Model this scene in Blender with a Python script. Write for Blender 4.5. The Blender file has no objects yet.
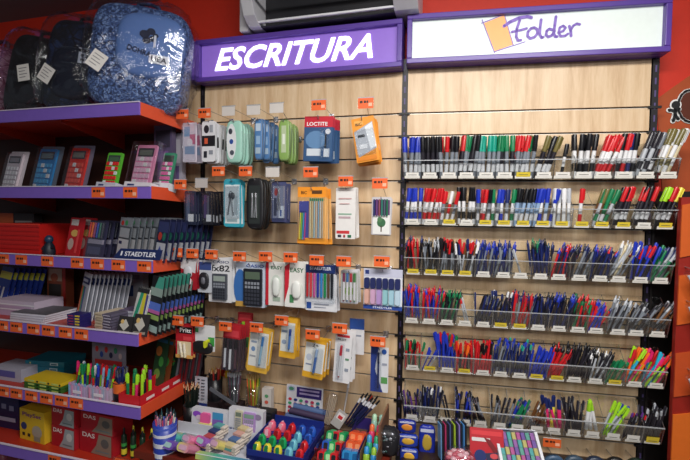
import bpy, math, random
from mathutils import Vector, Matrix, Euler, Quaternion
random.seed(7)
SC = bpy.context.scene
COL = SC.collection
R_ = math.radians
# ---------------------------------------------------------------- camera
CZ, FPX = 1.55, 430.0
PITCH, ROLL = R_(2.2), R_(.8)
cp, sp, cr, sr = math.cos(PITCH), math.sin(PITCH), math.cos(ROLL), math.sin(ROLL)
FW = Vector((0, cp, -sp)); r0 = Vector((1, 0, 0)); u0 = Vector((0, sp, cp))
RT = cr*r0 + sr*u0; UP = -sr*r0 + cr*u0
cam = bpy.data.cameras.new('camera'); cam.sensor_width = 36; cam.lens = 36*FPX/690; cam.clip_start = .02
co = bpy.data.objects.new('camera', cam); COL.objects.link(co)
co.matrix_world = Matrix(((RT.x, UP.x, -FW.x, 0), (RT.y, UP.y, -FW.y, 0), (RT.z, UP.z, -FW.z, CZ), (0, 0, 0, 1)))
SC.camera = co
# ---------------------------------------------------------------- world, lights, exposure
w = bpy.data.worlds.new('shop_air'); SC.world = w; w.use_nodes = True
bg = w.node_tree.nodes['Background']; bg.inputs[0].default_value = (.80, .86, 1, 1); bg.inputs[1].default_value = .05
def area(name, loc, target, sx, sy, power, col=(1, .97, .93)):
    l = bpy.data.lights.new(name, 'AREA'); l.shape = 'RECTANGLE'; l.size = sx; l.size_y = sy; l.energy = power; l.color = col
    o = bpy.data.objects.new(name, l); COL.objects.link(o); o.location = loc
    o.rotation_euler = (Vector(target)-Vector(loc)).to_track_quat('-Z', 'Y').to_euler(); return o
area('ceiling_tube_light', (.35, .35, 2.62), (.35, .9, 0), 1.5, .35, 42)
area('ceiling_tube_light', (.6, -1.6, 2.62), (.5, 0, .8), 2.4, .5, 26)
area('ceiling_tube_light', (-1.6, -.6, 2.62), (-1.4, 1.5, 1), 1.0, .3, 3)
SC.view_settings.view_transform = 'Standard'; SC.view_settings.look = 'None'
SC.view_settings.gamma = 1; SC.view_settings.use_curve_mapping = False; SC.view_settings.exposure = 0.53
SC.cycles.transparent_max_bounces = 32; SC.cycles.max_bounces = 7
# ---------------------------------------------------------------- frames: u along a wall, w out of it, z up
K0 = Vector((.26, 1.94))
def ray(x, y): return FW*FPX + RT*(x-345) + UP*(230-y)
class Frame:
    def __init__(s, deg):
        s.phi = R_(deg); s.d = Vector((math.cos(s.phi), -math.sin(s.phi))); s.n = Vector((-math.sin(s.phi), -math.cos(s.phi)))
    def P(s, u, w, z):
        p = K0 + s.d*u + s.n*w; return Vector((p.x, p.y, z))
    def at(s, x, y, w=0.):
        r = ray(x, y); o = K0 + s.n*w; k = o.dot(s.n)/Vector((r.x, r.y)).dot(s.n)
        P = r*k; return (Vector((P.x, P.y))-K0).dot(s.d), P.z+CZ
M = Frame(15.5); R = Frame(10.)
# ---------------------------------------------------------------- materials
_m = {}
def lin(h):
    h = h.lstrip('#'); c = [int(h[i:i+2], 16)/255 for i in (0, 2, 4)]
    return tuple(x/12.92 if x <= .04045 else ((x+.055)/1.055)**2.4 for x in c)+(1,)
def C(h, rough=.45, metal=0., emit=0., noise=.06, scale=40):
    k = (h, rough, metal, emit)
    if k in _m: return _m[k]
    m = bpy.data.materials.new('surface_'+h); m.use_nodes = True; nt = m.node_tree; b = nt.nodes['Principled BSDF']
    b.inputs['Roughness'].default_value = rough; b.inputs['Metallic'].default_value = metal
    tc = nt.nodes.new('ShaderNodeTexCoord'); n = nt.nodes.new('ShaderNodeTexNoise'); n.inputs['Scale'].default_value = scale
    mx = nt.nodes.new('ShaderNodeMix'); mx.data_type = 'RGBA'
    c = lin(h); mx.inputs['A'].default_value = tuple(x*(1-noise) for x in c[:3])+(1,); mx.inputs['B'].default_value = tuple(min(1, x*(1+noise)) for x in c[:3])+(1,)
    nt.links.new(tc.outputs['Object'], n.inputs['Vector']); nt.links.new(n.outputs['Fac'], mx.inputs['Factor'])
    nt.links.new(mx.outputs['Result'], b.inputs['Base Color'])
    if emit:
        b.inputs['Emission Color'].default_value = c; b.inputs['Emission Strength'].default_value = emit
    m.diffuse_color = c; _m[k] = m; return m
def clear(key='clear', tint=(.97, .98, .98), gloss=.035, rough=.06, bump=0., scale=30, edge=.40):
    if key in _m: return _m[key]
    m = bpy.data.materials.new(key+'_plastic'); m.use_nodes = True; nt = m.node_tree; nt.nodes.clear()
    o = nt.nodes.new('ShaderNodeOutputMaterial'); t = nt.nodes.new('ShaderNodeBsdfTransparent'); t.inputs[0].default_value = tint+(1,)
    g = nt.nodes.new('ShaderNodeBsdfGlossy'); g.inputs['Roughness'].default_value = rough; g.inputs['Color'].default_value = (1, 1, 1, 1)
    mx = nt.nodes.new('ShaderNodeMixShader'); lw = nt.nodes.new('ShaderNodeLayerWeight'); lw.inputs['Blend'].default_value = .35
    ma = nt.nodes.new('ShaderNodeMath'); ma.operation = 'MULTIPLY_ADD'; ma.inputs[1].default_value = edge; ma.inputs[2].default_value = gloss; ma.use_clamp = True
    nt.links.new(lw.outputs['Facing'], ma.inputs[0]); nt.links.new(ma.outputs[0], mx.inputs[0])
    nt.links.new(t.outputs[0], mx.inputs[1]); nt.links.new(g.outputs[0], mx.inputs[2]); nt.links.new(mx.outputs[0], o.inputs[0])
    if bump:
        tc = nt.nodes.new('ShaderNodeTexCoord'); n = nt.nodes.new('ShaderNodeTexNoise'); n.inputs['Scale'].default_value = scale; n.inputs['Detail'].default_value = 4; n.inputs['Distortion'].default_value = 1.5
        bp = nt.nodes.new('ShaderNodeBump'); bp.inputs['Strength'].default_value = bump; bp.inputs['Distance'].default_value = .03
        nt.links.new(tc.outputs['Object'], n.inputs['Vector']); nt.links.new(n.outputs['Fac'], bp.inputs['Height']); nt.links.new(bp.outputs[0], g.inputs['Normal'])
    _m[key] = m; return m
CLR = clear(); FILM = clear('film', (.96, .97, .99), .07, .07, .8, 6, .30); BLI = clear('blister', (.97, .98, .99), .03, .08, .15, 40, .25)
def ramp_mat(key, stops, axis='X', rough=.5, scale=1., loc=0.):
    if key in _m: return _m[key]
    m = bpy.data.materials.new(key); m.use_nodes = True; nt = m.node_tree; b = nt.nodes['Principled BSDF']; b.inputs['Roughness'].default_value = rough
    tc = nt.nodes.new('ShaderNodeTexCoord'); sx = nt.nodes.new('ShaderNodeSeparateXYZ'); r = nt.nodes.new('ShaderNodeValToRGB')
    nt.links.new(tc.outputs['Generated'], sx.inputs[0]); nt.links.new(sx.outputs[axis], r.inputs[0]); nt.links.new(r.outputs[0], b.inputs['Base Color'])
    e = r.color_ramp.elements; e[0].position, e[0].color = stops[0][0], lin(stops[0][1]); e[1].position, e[1].color = stops[-1][0], lin(stops[-1][1])
    for p, h in stops[1:-1]: x = e.new(p); x.color = lin(h)
    _m[key] = m; return m
def wood_mat():
    m = bpy.data.materials.new('maple_laminate'); m.use_nodes = True; nt = m.node_tree; b = nt.nodes['Principled BSDF']; b.inputs['Roughness'].default_value = .42
    tc = nt.nodes.new('ShaderNodeTexCoord'); mp = nt.nodes.new('ShaderNodeMapping'); mp.inputs['Scale'].default_value = (9, 9, .9)
    n = nt.nodes.new('ShaderNodeTexNoise'); n.inputs['Scale'].default_value = 3; n.inputs['Detail'].default_value = 6; n.inputs['Distortion'].default_value = .6
    n2 = nt.nodes.new('ShaderNodeTexNoise'); n2.inputs['Scale'].default_value = 30; n2.inputs['Detail'].default_value = 3
    r = nt.nodes.new('ShaderNodeValToRGB'); e = r.color_ramp.elements
    e[0].position, e[0].color = .3, lin('c6a37c'); e[1].position, e[1].color = .72, lin('e6ccaa'); x = e.new(.5); x.color = lin('d9bb95')
    mx = nt.nodes.new('ShaderNodeMath'); mx.operation = 'MULTIPLY_ADD'; mx.inputs[1].default_value = .25
    L = nt.links.new; L(tc.outputs['Object'], mp.inputs[0]); L(mp.outputs[0], n.inputs['Vector']); L(mp.outputs[0], n2.inputs['Vector'])
    L(n2.outputs['Fac'], mx.inputs[0]); L(n.outputs['Fac'], mx.inputs[2])
    s = nt.nodes.new('ShaderNodeMath'); s.operation = 'SUBTRACT'; s.inputs[1].default_value = .12; L(mx.outputs[0], s.inputs[0]); L(s.outputs[0], r.inputs[0]); L(r.outputs[0], b.inputs['Base Color'])
    return m
WOOD = wood_mat()
def denim_mat(key, a, b_, c_, scale=16):
    m = bpy.data.materials.new(key); m.use_nodes = True; nt = m.node_tree; b = nt.nodes['Principled BSDF']; b.inputs['Roughness'].default_value = .7
    tc = nt.nodes.new('ShaderNodeTexCoord'); n = nt.nodes.new('ShaderNodeTexNoise'); n.inputs['Scale'].default_value = scale; n.inputs['Detail'].default_value = 5; n.inputs['Distortion'].default_value = 2.
    v = nt.nodes.new('ShaderNodeTexVoronoi'); v.feature = 'DISTANCE_TO_EDGE'; v.inputs['Scale'].default_value = scale*1.4
    r = nt.nodes.new('ShaderNodeValToRGB'); e = r.color_ramp.elements; e[0].position, e[0].color = .38, lin(a); e[1].position, e[1].color = .66, lin(c_); x = e.new(.5); x.color = lin(b_)
    mx = nt.nodes.new('ShaderNodeMix'); mx.data_type = 'RGBA'; mx.inputs['A'].default_value = lin(a); lt = nt.nodes.new('ShaderNodeMath'); lt.operation = 'GREATER_THAN'; lt.inputs[1].default_value = .04
    L = nt.links.new; L(tc.outputs['Object'], n.inputs['Vector']); L(tc.outputs['Object'], v.inputs['Vector']); L(n.outputs['Fac'], r.inputs[0]); L(v.outputs[0], lt.inputs[0]); L(lt.outputs[0], mx.inputs['Factor']); L(r.outputs[0], mx.inputs['B']); L(mx.outputs['Result'], b.inputs['Base Color'])
    return m
# ---------------------------------------------------------------- mesh building
_txt = {}
def text_geo(s):
    if s in _txt: return _txt[s]
    c = bpy.data.curves.new('t', 'FONT'); c.body = s; c.offset = .018; c.align_x = 'CENTER'; c.align_y = 'CENTER'; c.size = 1; c.resolution_u = 3
    o = bpy.data.objects.new('t', c); me = bpy.data.meshes.new_from_object(o)
    vs = [v.co.copy() for v in me.vertices]; fs = [tuple(p.vertices) for p in me.polygons]
    xs = [v.x for v in vs]; ys = [v.y for v in vs]; cx, cy = (min(xs)+max(xs))/2, (min(ys)+max(ys))/2
    W, H = max(xs)-min(xs), max(ys)-min(ys)
    g = ([((v.x-cx)/W, (v.y-cy)/H) for v in vs], fs, W/H); bpy.data.objects.remove(o); bpy.data.meshes.remove(me); _txt[s] = g; return g
class MB:
    def __init__(s): s.v = []; s.f = []; s.fm = []; s.sm = []; s.mats = []
    def mi(s, m):
        if m not in s.mats: s.mats.append(m)
        return s.mats.index(m)
    def add(s, vs, fs, m, smooth=False):
        o = len(s.v); s.v += [tuple(v) for v in vs]; i = s.mi(m)
        for f in fs: s.f.append(tuple(o+k for k in f)); s.fm.append(i); s.sm.append(smooth)
        return s
    def box(s, x0, x1, y0, y1, z0, z1, m, X=None):
        vs = [Vector((x, y, z)) for z in (z0, z1) for y in (y0, y1) for x in (x0, x1)]
        if X: vs = [X @ v for v in vs]
        return s.add(vs, [(0, 2, 3, 1), (4, 5, 7, 6), (0, 1, 5, 4), (2, 6, 7, 3), (0, 4, 6, 2), (1, 3, 7, 5)], m)
    def cbox(s, x0, x1, y0, y1, z0, z1, m, c=.002, X=None):
        """box with chamfered vertical-plane outline (rounded corners in xz)"""
        c = min(c, (x1-x0)*.45, (z1-z0)*.45); k = c*.3
        p = [(x0+c, z0), (x1-c, z0), (x1-k, z0+k), (x1, z0+c), (x1, z1-c), (x1-k, z1-k), (x1-c, z1), (x0+c, z1), (x0+k, z1-k), (x0, z1-c), (x0, z0+c), (x0+k, z0+k)]
        return s.prism(p, y0, y1, m, X)
    def prism(s, p, y0, y1, m, X=None):
        n = len(p); vs = [Vector((x, y0, z)) for x, z in p]+[Vector((x, y1, z)) for x, z in p]
        if X: vs = [X @ v for v in vs]
        return s.add(vs, [tuple(range(n)), tuple(range(2*n-1, n-1, -1))]+[(i, i+n, (i+1) % n+n, (i+1) % n) for i in range(n)], m)
    def cyl(s, a, b, r0, r1, m, n=10, caps=True):
        a, b = Vector(a), Vector(b); q = (b-a).to_track_quat('Z', 'Y'); vs = []
        for c, r in ((a, r0), (b, r1)):
            for i in range(n): t = 2*math.pi*i/n; vs.append(c+q @ Vector((r*math.cos(t), r*math.sin(t), 0)))
        s.add(vs, [(i, (i+1) % n, (i+1) % n+n, i+n) for i in range(n)], m, True)
        if caps:
            if r0 > 1e-5: s.add(vs[:n], [tuple(range(n-1, -1, -1))], m)
            if r1 > 1e-5: s.add(vs[n:], [tuple(range(n))], m)
        return s
    def tube(s, pts, r, m, n=6):
        pts = [Vector(p) for p in pts]
        for a, b in zip(pts, pts[1:]): s.cyl(a, b, r, r, m, n)
        return s
    def lathe(s, prof, m, n=16, sx=1, sy=1):
        vs = []
        for r, z in prof:
            for i in range(n): t = 2*math.pi*i/n; vs.append((r*sx*math.cos(t), r*sy*math.sin(t), z))
        fs = [(j*n+i, j*n+(i+1) % n, (j+1)*n+(i+1) % n, (j+1)*n+i) for j in range(len(prof)-1) for i in range(n)]
        s.add(vs, fs, m, True)
        if prof[0][0] > 1e-4: s.add(vs[:n], [tuple(range(n-1, -1, -1))], m)
        if prof[-1][0] > 1e-4: s.add(vs[-n:], [tuple(range(n))], m)
        return s
    def ell(s, c, rx, ry, rz, m, n=14, k=8, e=1., rnd=0., X=None):
        """superellipsoid; e<1 is boxier"""
        def pw(x, e): return math.copysign(abs(x)**e, x)
        vs = []
        for j in range(k+1):
            ph = -math.pi/2+math.pi*j/k
            for i in range(n):
                t = 2*math.pi*i/n; q = 1+random.uniform(-rnd, rnd)
                v = Vector((c[0]+rx*q*pw(math.cos(ph), e)*pw(math.cos(t), e), c[1]+ry*q*pw(math.cos(ph), e)*pw(math.sin(t), e), c[2]+rz*q*pw(math.sin(ph), e)))
                vs.append(X @ v if X else v)
        return s.add(vs, [(j*n+i, j*n+(i+1) % n, (j+1)*n+(i+1) % n, (j+1)*n+i) for j in range(k) for i in range(n)], m, True)
    def disc(s, cx, cz, rx, rz, y0, y1, m, n=16): return s.prism([(cx+rx*math.cos(2*math.pi*i/n), cz+rz*math.sin(2*math.pi*i/n)) for i in range(n)], y0, y1, m)
    def text(s, t, cx, cz, W, H, y, m, slant=0., rot=0., th=.0006):
        vs, fs, _ = text_geo(t); c, k = math.cos(rot), math.sin(rot); o = []
        for x, z in vs:
            X, Z = x*W+slant*z*H, z*H; o.append((cx+X*c-Z*k, y, cz+X*k+Z*c))
        n = len(o); s.add(o, fs, m); s.add([(a, b+th, c_) for a, b, c_ in o], [tuple(reversed(f)) for f in fs], m); return s
    def stroke(s, pts, wd, y, m, th=.002):
        for (a, b) in zip(pts, pts[1:]):
            dx, dz = b[0]-a[0], b[1]-a[1]; L = math.hypot(dx, dz) or 1; nx, nz = -dz/L*wd/2, dx/L*wd/2
            s.prism([(a[0]+nx, a[1]+nz), (a[0]-nx, a[1]-nz), (b[0]-nx, b[1]-nz), (b[0]+nx, b[1]+nz)], y, y+th, m)
        for a in pts: s.disc(a[0], a[1], wd/2, wd/2, y, y+th, m, 8)
        return s
    def mesh(s, name):
        me = bpy.data.meshes.new(name); me.from_pydata(s.v, [], s.f)
        for m in s.mats: me.materials.append(m)
        me.polygons.foreach_set('material_index', s.fm); me.polygons.foreach_set('use_smooth', s.sm); me.update(); return me
    def build(s, name, parent=None, bevel=0., label=None):
        o = bpy.data.objects.new(name, s.mesh(name)); COL.objects.link(o)
        if parent: o.parent = parent
        if bevel:
            b = o.modifiers.new('b', 'BEVEL'); b.width = bevel; b.segments = 2; b.limit_method = 'ANGLE'
        if label: o['label'] = label
        return o
def props(o, label, cat, group=None, kind=None):
    if label: o['label'] = label
    if cat: o['category'] = cat
    if group: o['group'] = group
    if kind: o['kind'] = kind
    return o
def place(o, fr, u, w, z, rx=0, ry=0, rz=0):
    o.location = fr.P(u, w, z); o.rotation_euler = (rx, ry, rz-fr.phi); return o
def thing(name, label, cat, fr, u, w, z, rx=0, ry=0, rz=0, group=None):
    o = bpy.data.objects.new(name, None); o.empty_display_size = .02; COL.objects.link(o)
    props(o, label, cat, group); return place(o, fr, u, w, z, rx, ry, rz)
def struct(mb, name, fr=None, bevel=0):
    o = mb.build(name, None, bevel); o['kind'] = 'structure'
    if fr: place(o, fr, 0, 0, 0)
    return o
def dup(root, label=None, group=None):
    r = root.copy(); COL.objects.link(r)
    if label: r['label'] = label
    if group: r['group'] = group
    for ch in root.children:
        c = ch.copy(); COL.objects.link(c); c.parent = r
        for g in ch.children:
            d = g.copy(); COL.objects.link(d); d.parent = c
    return r
def cube(x0, x1, w0, w1, z0, z1): return (x0, x1, -w1, -w0, z0, z1)      # wall terms: w out of the wall is local -y

ORG, ORD, PUR, DPU, BLK, WHT = 'e8642c', 'd9492a', '5b3f9c', '3d2a78', '141317', 'e9e8e6'
CHR = C('c9c9cc', .25, .9); ACR = CLR
# ================================================================ SETTING
struct(MB().box(*cube(-3.6, 0, -.14, -.06, 0, 2.72), C('cc2c14', .6)).box(*cube(0, 0.02, -.14, -.06, 0, 2.72), C('cc2c14', .6)), 'wall_back', M)
struct(MB().box(*cube(0, 2.4, -.14, -.06, 0, 2.72), C('cc2c14', .6)), 'wall_right', R)
struct(MB().box(-3.6, 3.2, -3.4, .25, -.06, 0, C('77716a', .4)), 'floor', M)
struct(MB().box(-3.6, 3.2, -3.4, .25, 2.68, 2.74, C('7d7878', .8)), 'ceiling', M)
# shadow on the right wall painted in as an orange-brown band; black figure, wheel
g = MB(); br = 'c05a1c'
pts = [R.at(x, y, -.055) for x, y in ((657, 99), (672, 88), (692, 74), (720, 60), (740, 200), (672, 215), (664, 210), (660, 160))]
g.prism([(u, z) for u, z in pts], .055-.004+.0045, .0595, C('a8481a', .6))
struct(g, 'wall_shade_1', R)
g = MB()
def RP(x, y): return R.at(x, y, -.05)
for a, b, rx in ((675.5, 105, .016), ): u, z = RP(a, b); g.disc(u, z, rx+.006, rx+.007, .049, .0495, C(WHT)); g.disc(u, z, rx, rx, .046, .0485, C(BLK))
for L in (((675, 109), (675, 115), (673, 121)), ((675, 115), (678, 119)), ((669, 110), (675, 111), (679, 109))):
    p = [RP(*q) for q in L]; g.stroke(p, .02, .051, C(WHT)); g.stroke(p, .011, .047, C(BLK))
wh = [RP(690+12*math.cos(t), 106+16*math.sin(t)) for t in [i*math.pi/8 for i in range(17)]]
g.prism(wh, .053, .0535, C('5a2410')); g.stroke(wh, .014, .051, C(WHT)); g.stroke(wh, .008, .047, C(BLK))
o = g.build('wall_sticker'); place(o, R, 0, 0, 0); props(o, 'black running figure and wheel sticker with white outline on the red wall', 'wall sticker')
# slatwall panels
def slat_panel(fr, u0, u1, zt, grooves, label, zb=.30, mat=None):
    t = thing('slatwall_panel', label, 'wall panel', fr, 0, 0, 0)
    b = MB(); gs = [zt+.02]+grooves+[zb]; x0, x1 = u0+.012, u1-.012
    b.box(*cube(x0, x1, -.02, -.012, zb, zt), C('3a2c22'))
    for a, c in zip(gs, gs[1:]):
        top = a-.0042 if a != gs[0] else zt
        b.box(*cube(x0, x1, -.012, 0, c+.0042, top), mat or WOOD)
    b.build('boards', t)
    m = MB()
    for gz in grooves: m.box(*cube(x0, x1, -.011, -.004, gz-.0042, gz-.0015), C('c9c3ba', .35, .5))
    m.build('groove_insert', t, label='aluminium groove strips')
    return t
GZ = [round(2.0-.1*i, 3) for i in range(17)]
slat_panel(R, 0, 1.0, 2.22, GZ, 'maple slatwall panel behind the acrylic pen trays')
slat_panel(M, -1.03, 0, 2.22, GZ, 'maple slatwall panel with the hanging blister packs')
slat_panel(M, -1.15, -1.03, 2.22, GZ, 'narrow maple slatwall strip behind the right ends of the left shelves')
slat_panel(M, -2.5, -1.145, 2.22, [2.0], 'dark red-brown back board of the left shelves', mat=C('4a2a20', .5))
def upright(fr, u, label, dots=True):
    t = thing('upright_post', label, 'shelf post', fr, u, 0, 0)
    b = MB().box(*cube(-.012, .012, -.02, .004, .3, 2.24), C('17141a', .4)); b.build('post', t)
    z = .34
    while z < 2.2: MB().box(*cube(-.003, .003, .0041, .0048, z, z+.026), C('54487a' if dots else '3a3540')).build('slot', t, label='lighter slot in the post'); z += .05
    for gz in GZ: MB().box(*cube(-.024, .024, .001, .008, gz-.007, gz+.003), C(BLK)).build('end_clip', t)
    return t
upright(M, -.001, 'black slotted post between the hanging packs and the pen trays')
upright(M, -1.03, 'black slotted post between the left shelves and the hanging packs', False)
upright(R, 1.004, 'black slotted post with purple slots at the right end of the pen trays')
# black panel put in for the deep shade, and orange display stand, right
o = MB().box(*cube(1.02, 1.30, -.058, -.03, .2, 1.66), C('120d0d', .5)).box(*cube(1.012, 1.02, -.03, .01, .2, 1.62), C('120d0d', .5)).build('end_panel'); place(o, R, 0, 0, 0); props(o, 'black panel put in for the deep shade beside the right edge of the slatwall', 'panel')  # this end_panel is an added stand-in for deep shade
SU = R.at(677, 300, .12)[0]
t = thing('display_stand', 'orange and red display stand at the right edge', 'display stand', R, 0, 0, 0)
MB().box(*cube(SU, 1.6, .10, .12, .2, 1.63), C('8e1c10', .5)).build('side_panel', t)
b = MB()
def arc(z0, z1, c): b.prism([(SU+.001, z0), (1.3, z0+.06), (1.6, z0+.1), (1.6, z1+.16), (1.3, z1+.05), (SU+.001, z1)], -.126, -.1205, C(c, .5))
arc(1.40, 1.60, 'c8591c'); arc(1.14, 1.33, 'c8591c'); arc(.60, .79, 'd4661c'); arc(.86, 1.03, 'b9481a'); arc(.3, .57, 'd4661c')
b.build('curved_stripes', t, label='orange curved stripes')
# ---------------------------------------------------------------- lit signs
def strokes_text(): pass
def sign(fr, ua, ub, z0, z1, label):
    t = thing('lightbox_sign', label, 'sign', fr, (ua+ub)/2, 0, z0)
    h, H = (ub-ua)/2, z1-z0; b = MB(); f = .022; P = C(PUR, .35)
    b.box(*cube(-h, h, -.03, .045, 0, H), P)
    b.box(*cube(-h, h, .045, .075, 0, f, ), P).box(*cube(-h, h, .045, .075, H-f, H), P).box(*cube(-h, -h+f, .045, .075, f, H-f), P).box(*cube(h-f, h, .045, .075, f, H-f), P)
    b.build('housing', t, .003); return t, h, H
t, h, H = sign(M, -1.025, -.008, 2.185, 2.388, 'lit purple sign reading ESCRITURA in white capitals')
MB().box(*cube(-h+.022, h-.022, .046, .050, .022, H-.022), C('8060b8', .4, 0, .34)).build('lit_panel', t, label='glowing lilac panel')
MB().text('ESCRITURA', .0, H/2+.006, .79, .108, -.0535, C('f4f2fb', .4, 0, .9), slant=.35, th=.003).build('lettering', t, label='white slanted capitals')
t, h, H = sign(R, .006, 1.02, 2.195, 2.402, 'lit white sign with purple handwriting beside an orange tilted square')
MB().box(*cube(-h+.022, h-.022, .046, .050, .022, H-.022), C('d6dfda', .4, 0, .24)).build('lit_panel', t, label='glowing white panel')
# logo, in pixels of the sign: local x,z from the wall frame
cu = (.006+1.02)/2
def SP(x, y): u, z = R.at(x, y, .05); return (u-cu, z-2.195)
g = MB(); V = C('8062bc', .4, 0, .15)
sq = [SP(484, 23.5), SP(504, 15.5), SP(513, 44.5), SP(494, 51.5)]
g.prism(sq, -.0525, -.0505, C('f0a868', .5, 0, .25)); 
for L in (((481.5, 23.5), (506, 14)), ((482, 20), (494.5, 53)), ((494, 52), (525, 42)), ((504, 14), (513, 45))): g.stroke([SP(*p) for p in L], .003, -.054, V)
g.build('logo_square', t, label='orange tilted square with thin outlines')
g = MB()
def q(px, py): return SP(470+px/5.75, py/5.75)
for L, wd in ((((195, 152), (230, 128), (280, 105), (330, 97), (352, 103)), .011), (((285, 118), (268, 170), (265, 212), (275, 235), (292, 232)), .009), (((240, 185), (290, 175), (325, 165)), .008),
          (((350, 165), (332, 185), (330, 210), (345, 223), (370, 215), (388, 192), (385, 170), (368, 160), (350, 165)), .009), (((408, 115), (402, 160), (400, 200), (410, 218), (420, 215)), .009),
          (((478, 175), (455, 168), (440, 180), (436, 203), (450, 214), (470, 205), (485, 180)), .009), (((493, 98), (486, 150), (480, 195), (490, 213), (500, 212)), .009),
          (((512, 188), (535, 180), (548, 162), (535, 150), (515, 160), (508, 190), (520, 210), (545, 208), (562, 196)), .008), (((570, 152), (578, 180), (580, 208)), .009), (((578, 175), (592, 150), (612, 138), (630, 142)), .008)):
    g.stroke([q(*p) for p in L], wd*1.2, -.054, V)
g.build('lettering', t, label='purple handwritten lettering')
t, h, H = sign(M, -2.1, -1.035, 2.195, 2.39, 'purple sign box partly hidden behind the blue backpack')
MB().box(*cube(-h+.022, h-.022, .046, .050, .022, H-.022), C('8468b8', .4, 0, .3)).build('lit_panel', t)
# ---------------------------------------------------------------- air conditioner
u0, _ = M.at(240, 20, .2); u1, _ = M.at(416, 10, .2)
AW = u1-u0
t = thing('air_conditioner', 'white wall air conditioner with dark louvre openings above the purple sign', 'air conditioner', M, u0, 0, 2.40)
b = MB(); Wm = C('c9c9cf', .35)
prof = [(-.055, 0), (.12, 0), (.17, .03), (.20, .09), (.21, .17), (.205, .26), (-.055, .28)]
def ycap(x0, x1, mb=b, m=Wm):
    n = len(prof); vs = [(x0, -w, z) for w, z in prof]+[(x1, -w, z) for w, z in prof]
    mb.add(vs, [tuple(range(n)), tuple(range(2*n-1, n-1, -1))]+[(i, i+n, (i+1) % n+n, (i+1) % n) for i in range(n)], m)
ycap(0, .055); ycap(AW-.10, AW)
b.box(.055, AW-.10, -.06, .055, .0, .28, C('1a1a1f')).box(.055, AW-.10, -.21, .055, .24, .28, Wm).box(.055, AW-.10, -.11, -.06, 0, .004, C('1a1a1f'))
b.build('casing', t, .006)
for k, (ww, zz) in enumerate(((.12, .016), (.19, .10), (.205, .19))):
    l = MB(); X = Matrix.Translation((0, -ww, zz)) @ Matrix.Rotation(R_(12), 4, 'X'); l.box(.05, AW-.095, -.016, .016, -.004, .004, C('d8d8de', .35), X); l.build('louvre', t)
l = MB()

MB().box(AW-.05, AW-.046, -.208, -.2, .1, .17, C(BLK)).disc(AW-.048, .09, .005, .005, -.2, -.19, C('3a3a40')).build('status_mark', t)
o = MB().box(*cube(-.045, 0, -.055, .1, 2.395, 2.66), C('cfccd0', .4)).build('pipe_cover', None, .005); place(o, M, u0-.015, 0, 0); props(o, 'pale upright pipe cover left of the air conditioner', 'pipe cover')
# ================================================================ PEN TRAYS (right panel)
COLN = {'B': ('blue', '2438b0'), 'K': ('black', '15151a'), 'R': ('red', 'c81f26'), 'G': ('green', '18784c'), 'T': ('teal', '1f9c86'), 'W': ('white', 'e2e2e4'),
        'Y': ('grey', '7c828c'), 'N': ('navy', '1c2760'), 'P': ('purple', '5a2a80'), 'O': ('orange', 'f06a20'), 'L': ('lime', '9fd62a'), 'M': ('magenta', 'd8286c'),
        'C': ('cyan', '2aa8cc'), 'D': ('olive', '6e6436'), 'S': ('silver', 'b4b8bf'), 'H': ('pale blue', '8fa9c9'), 'X': ('dark', '26232c'), 'E': ('beige', 'cdbf9d'), 'J': ('yellow', 'e6d84a'), 'U': ('brown', '6b4423')}
_pp = {}
def pen_parts(kind, body, cap):
    k = (kind, body, cap)
    if k in _pp: return _pp[k]
    B = C(COLN[body][1], .35); Q = C(COLN[cap][1], .3); a, c = MB(), MB()
    if kind == 'marker_pen':
        a.lathe([(.0055, 0), (.0062, .003), (.0062, .088)], B, 10).cyl((0, 0, .02), (0, 0, .045), .0064, .0064, C('dcdce0' if body not in 'WS' else COLN[cap][1]), 10, False)
        c.lathe([(.0074, .084), (.0072, .130), (.0062, .134)], Q, 10).box(-.0015, .0015, -.0105, -.0068, .095, .132, Q)
    elif kind == 'ballpoint_pen':
        a.lathe([(.0008, 0), (.002, .008), (.0045, .020), (.005, .10), (.0046, .128)], B, 8)
        c.lathe([(.0052, .118), (.0048, .134), (.0026, .136), (.0024, .145), (.0015, .147)], Q, 8).box(-.0014, .0014, -.0085, -.0065, .098, .134, Q).box(-.0014, .0014, -.0085, -.004, .130, .134, Q)
    elif kind == 'gel_pen':
        a.lathe([(.0042, 0), (.0046, .004), (.0046, .105)], B, 8)
        c.lathe([(.0056, .095), (.0054, .140), (.0040, .146)], Q, 8).box(-.0012, .0012, -.0085, -.005, .108, .142, Q)
    elif kind == 'highlighter':
        a.lathe([(.007, 0), (.0085, .004), (.0085, .085), (.007, .09)], B, 8, 1, .75)
        c.lathe([(.009, .086), (.0085, .125), (.006, .13)], Q, 8, 1, .75).box(-.002, .002, -.010, -.006, .095, .127, Q)
    else:   # rollerball_pen
        a.lathe([(.0010, 0), (.0040, .015), (.0048, .03), (.0048, .12)], B, 8).cyl((0, 0, .03), (0, 0, .055), .0052, .0052, C('2a2a30'), 8, False)
        c.lathe([(.0050, .12), (.0046, .138), (.0030, .142)], Q, 8).box(-.0012, .0012, -.008, -.0045, .105, .139, C('b9bcc4', .25, .8))
    _pp[k] = (a.mesh('barrel'), c.mesh('cap' if kind != 'ballpoint_pen' else 'clip_button')); return _pp[k]
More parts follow.
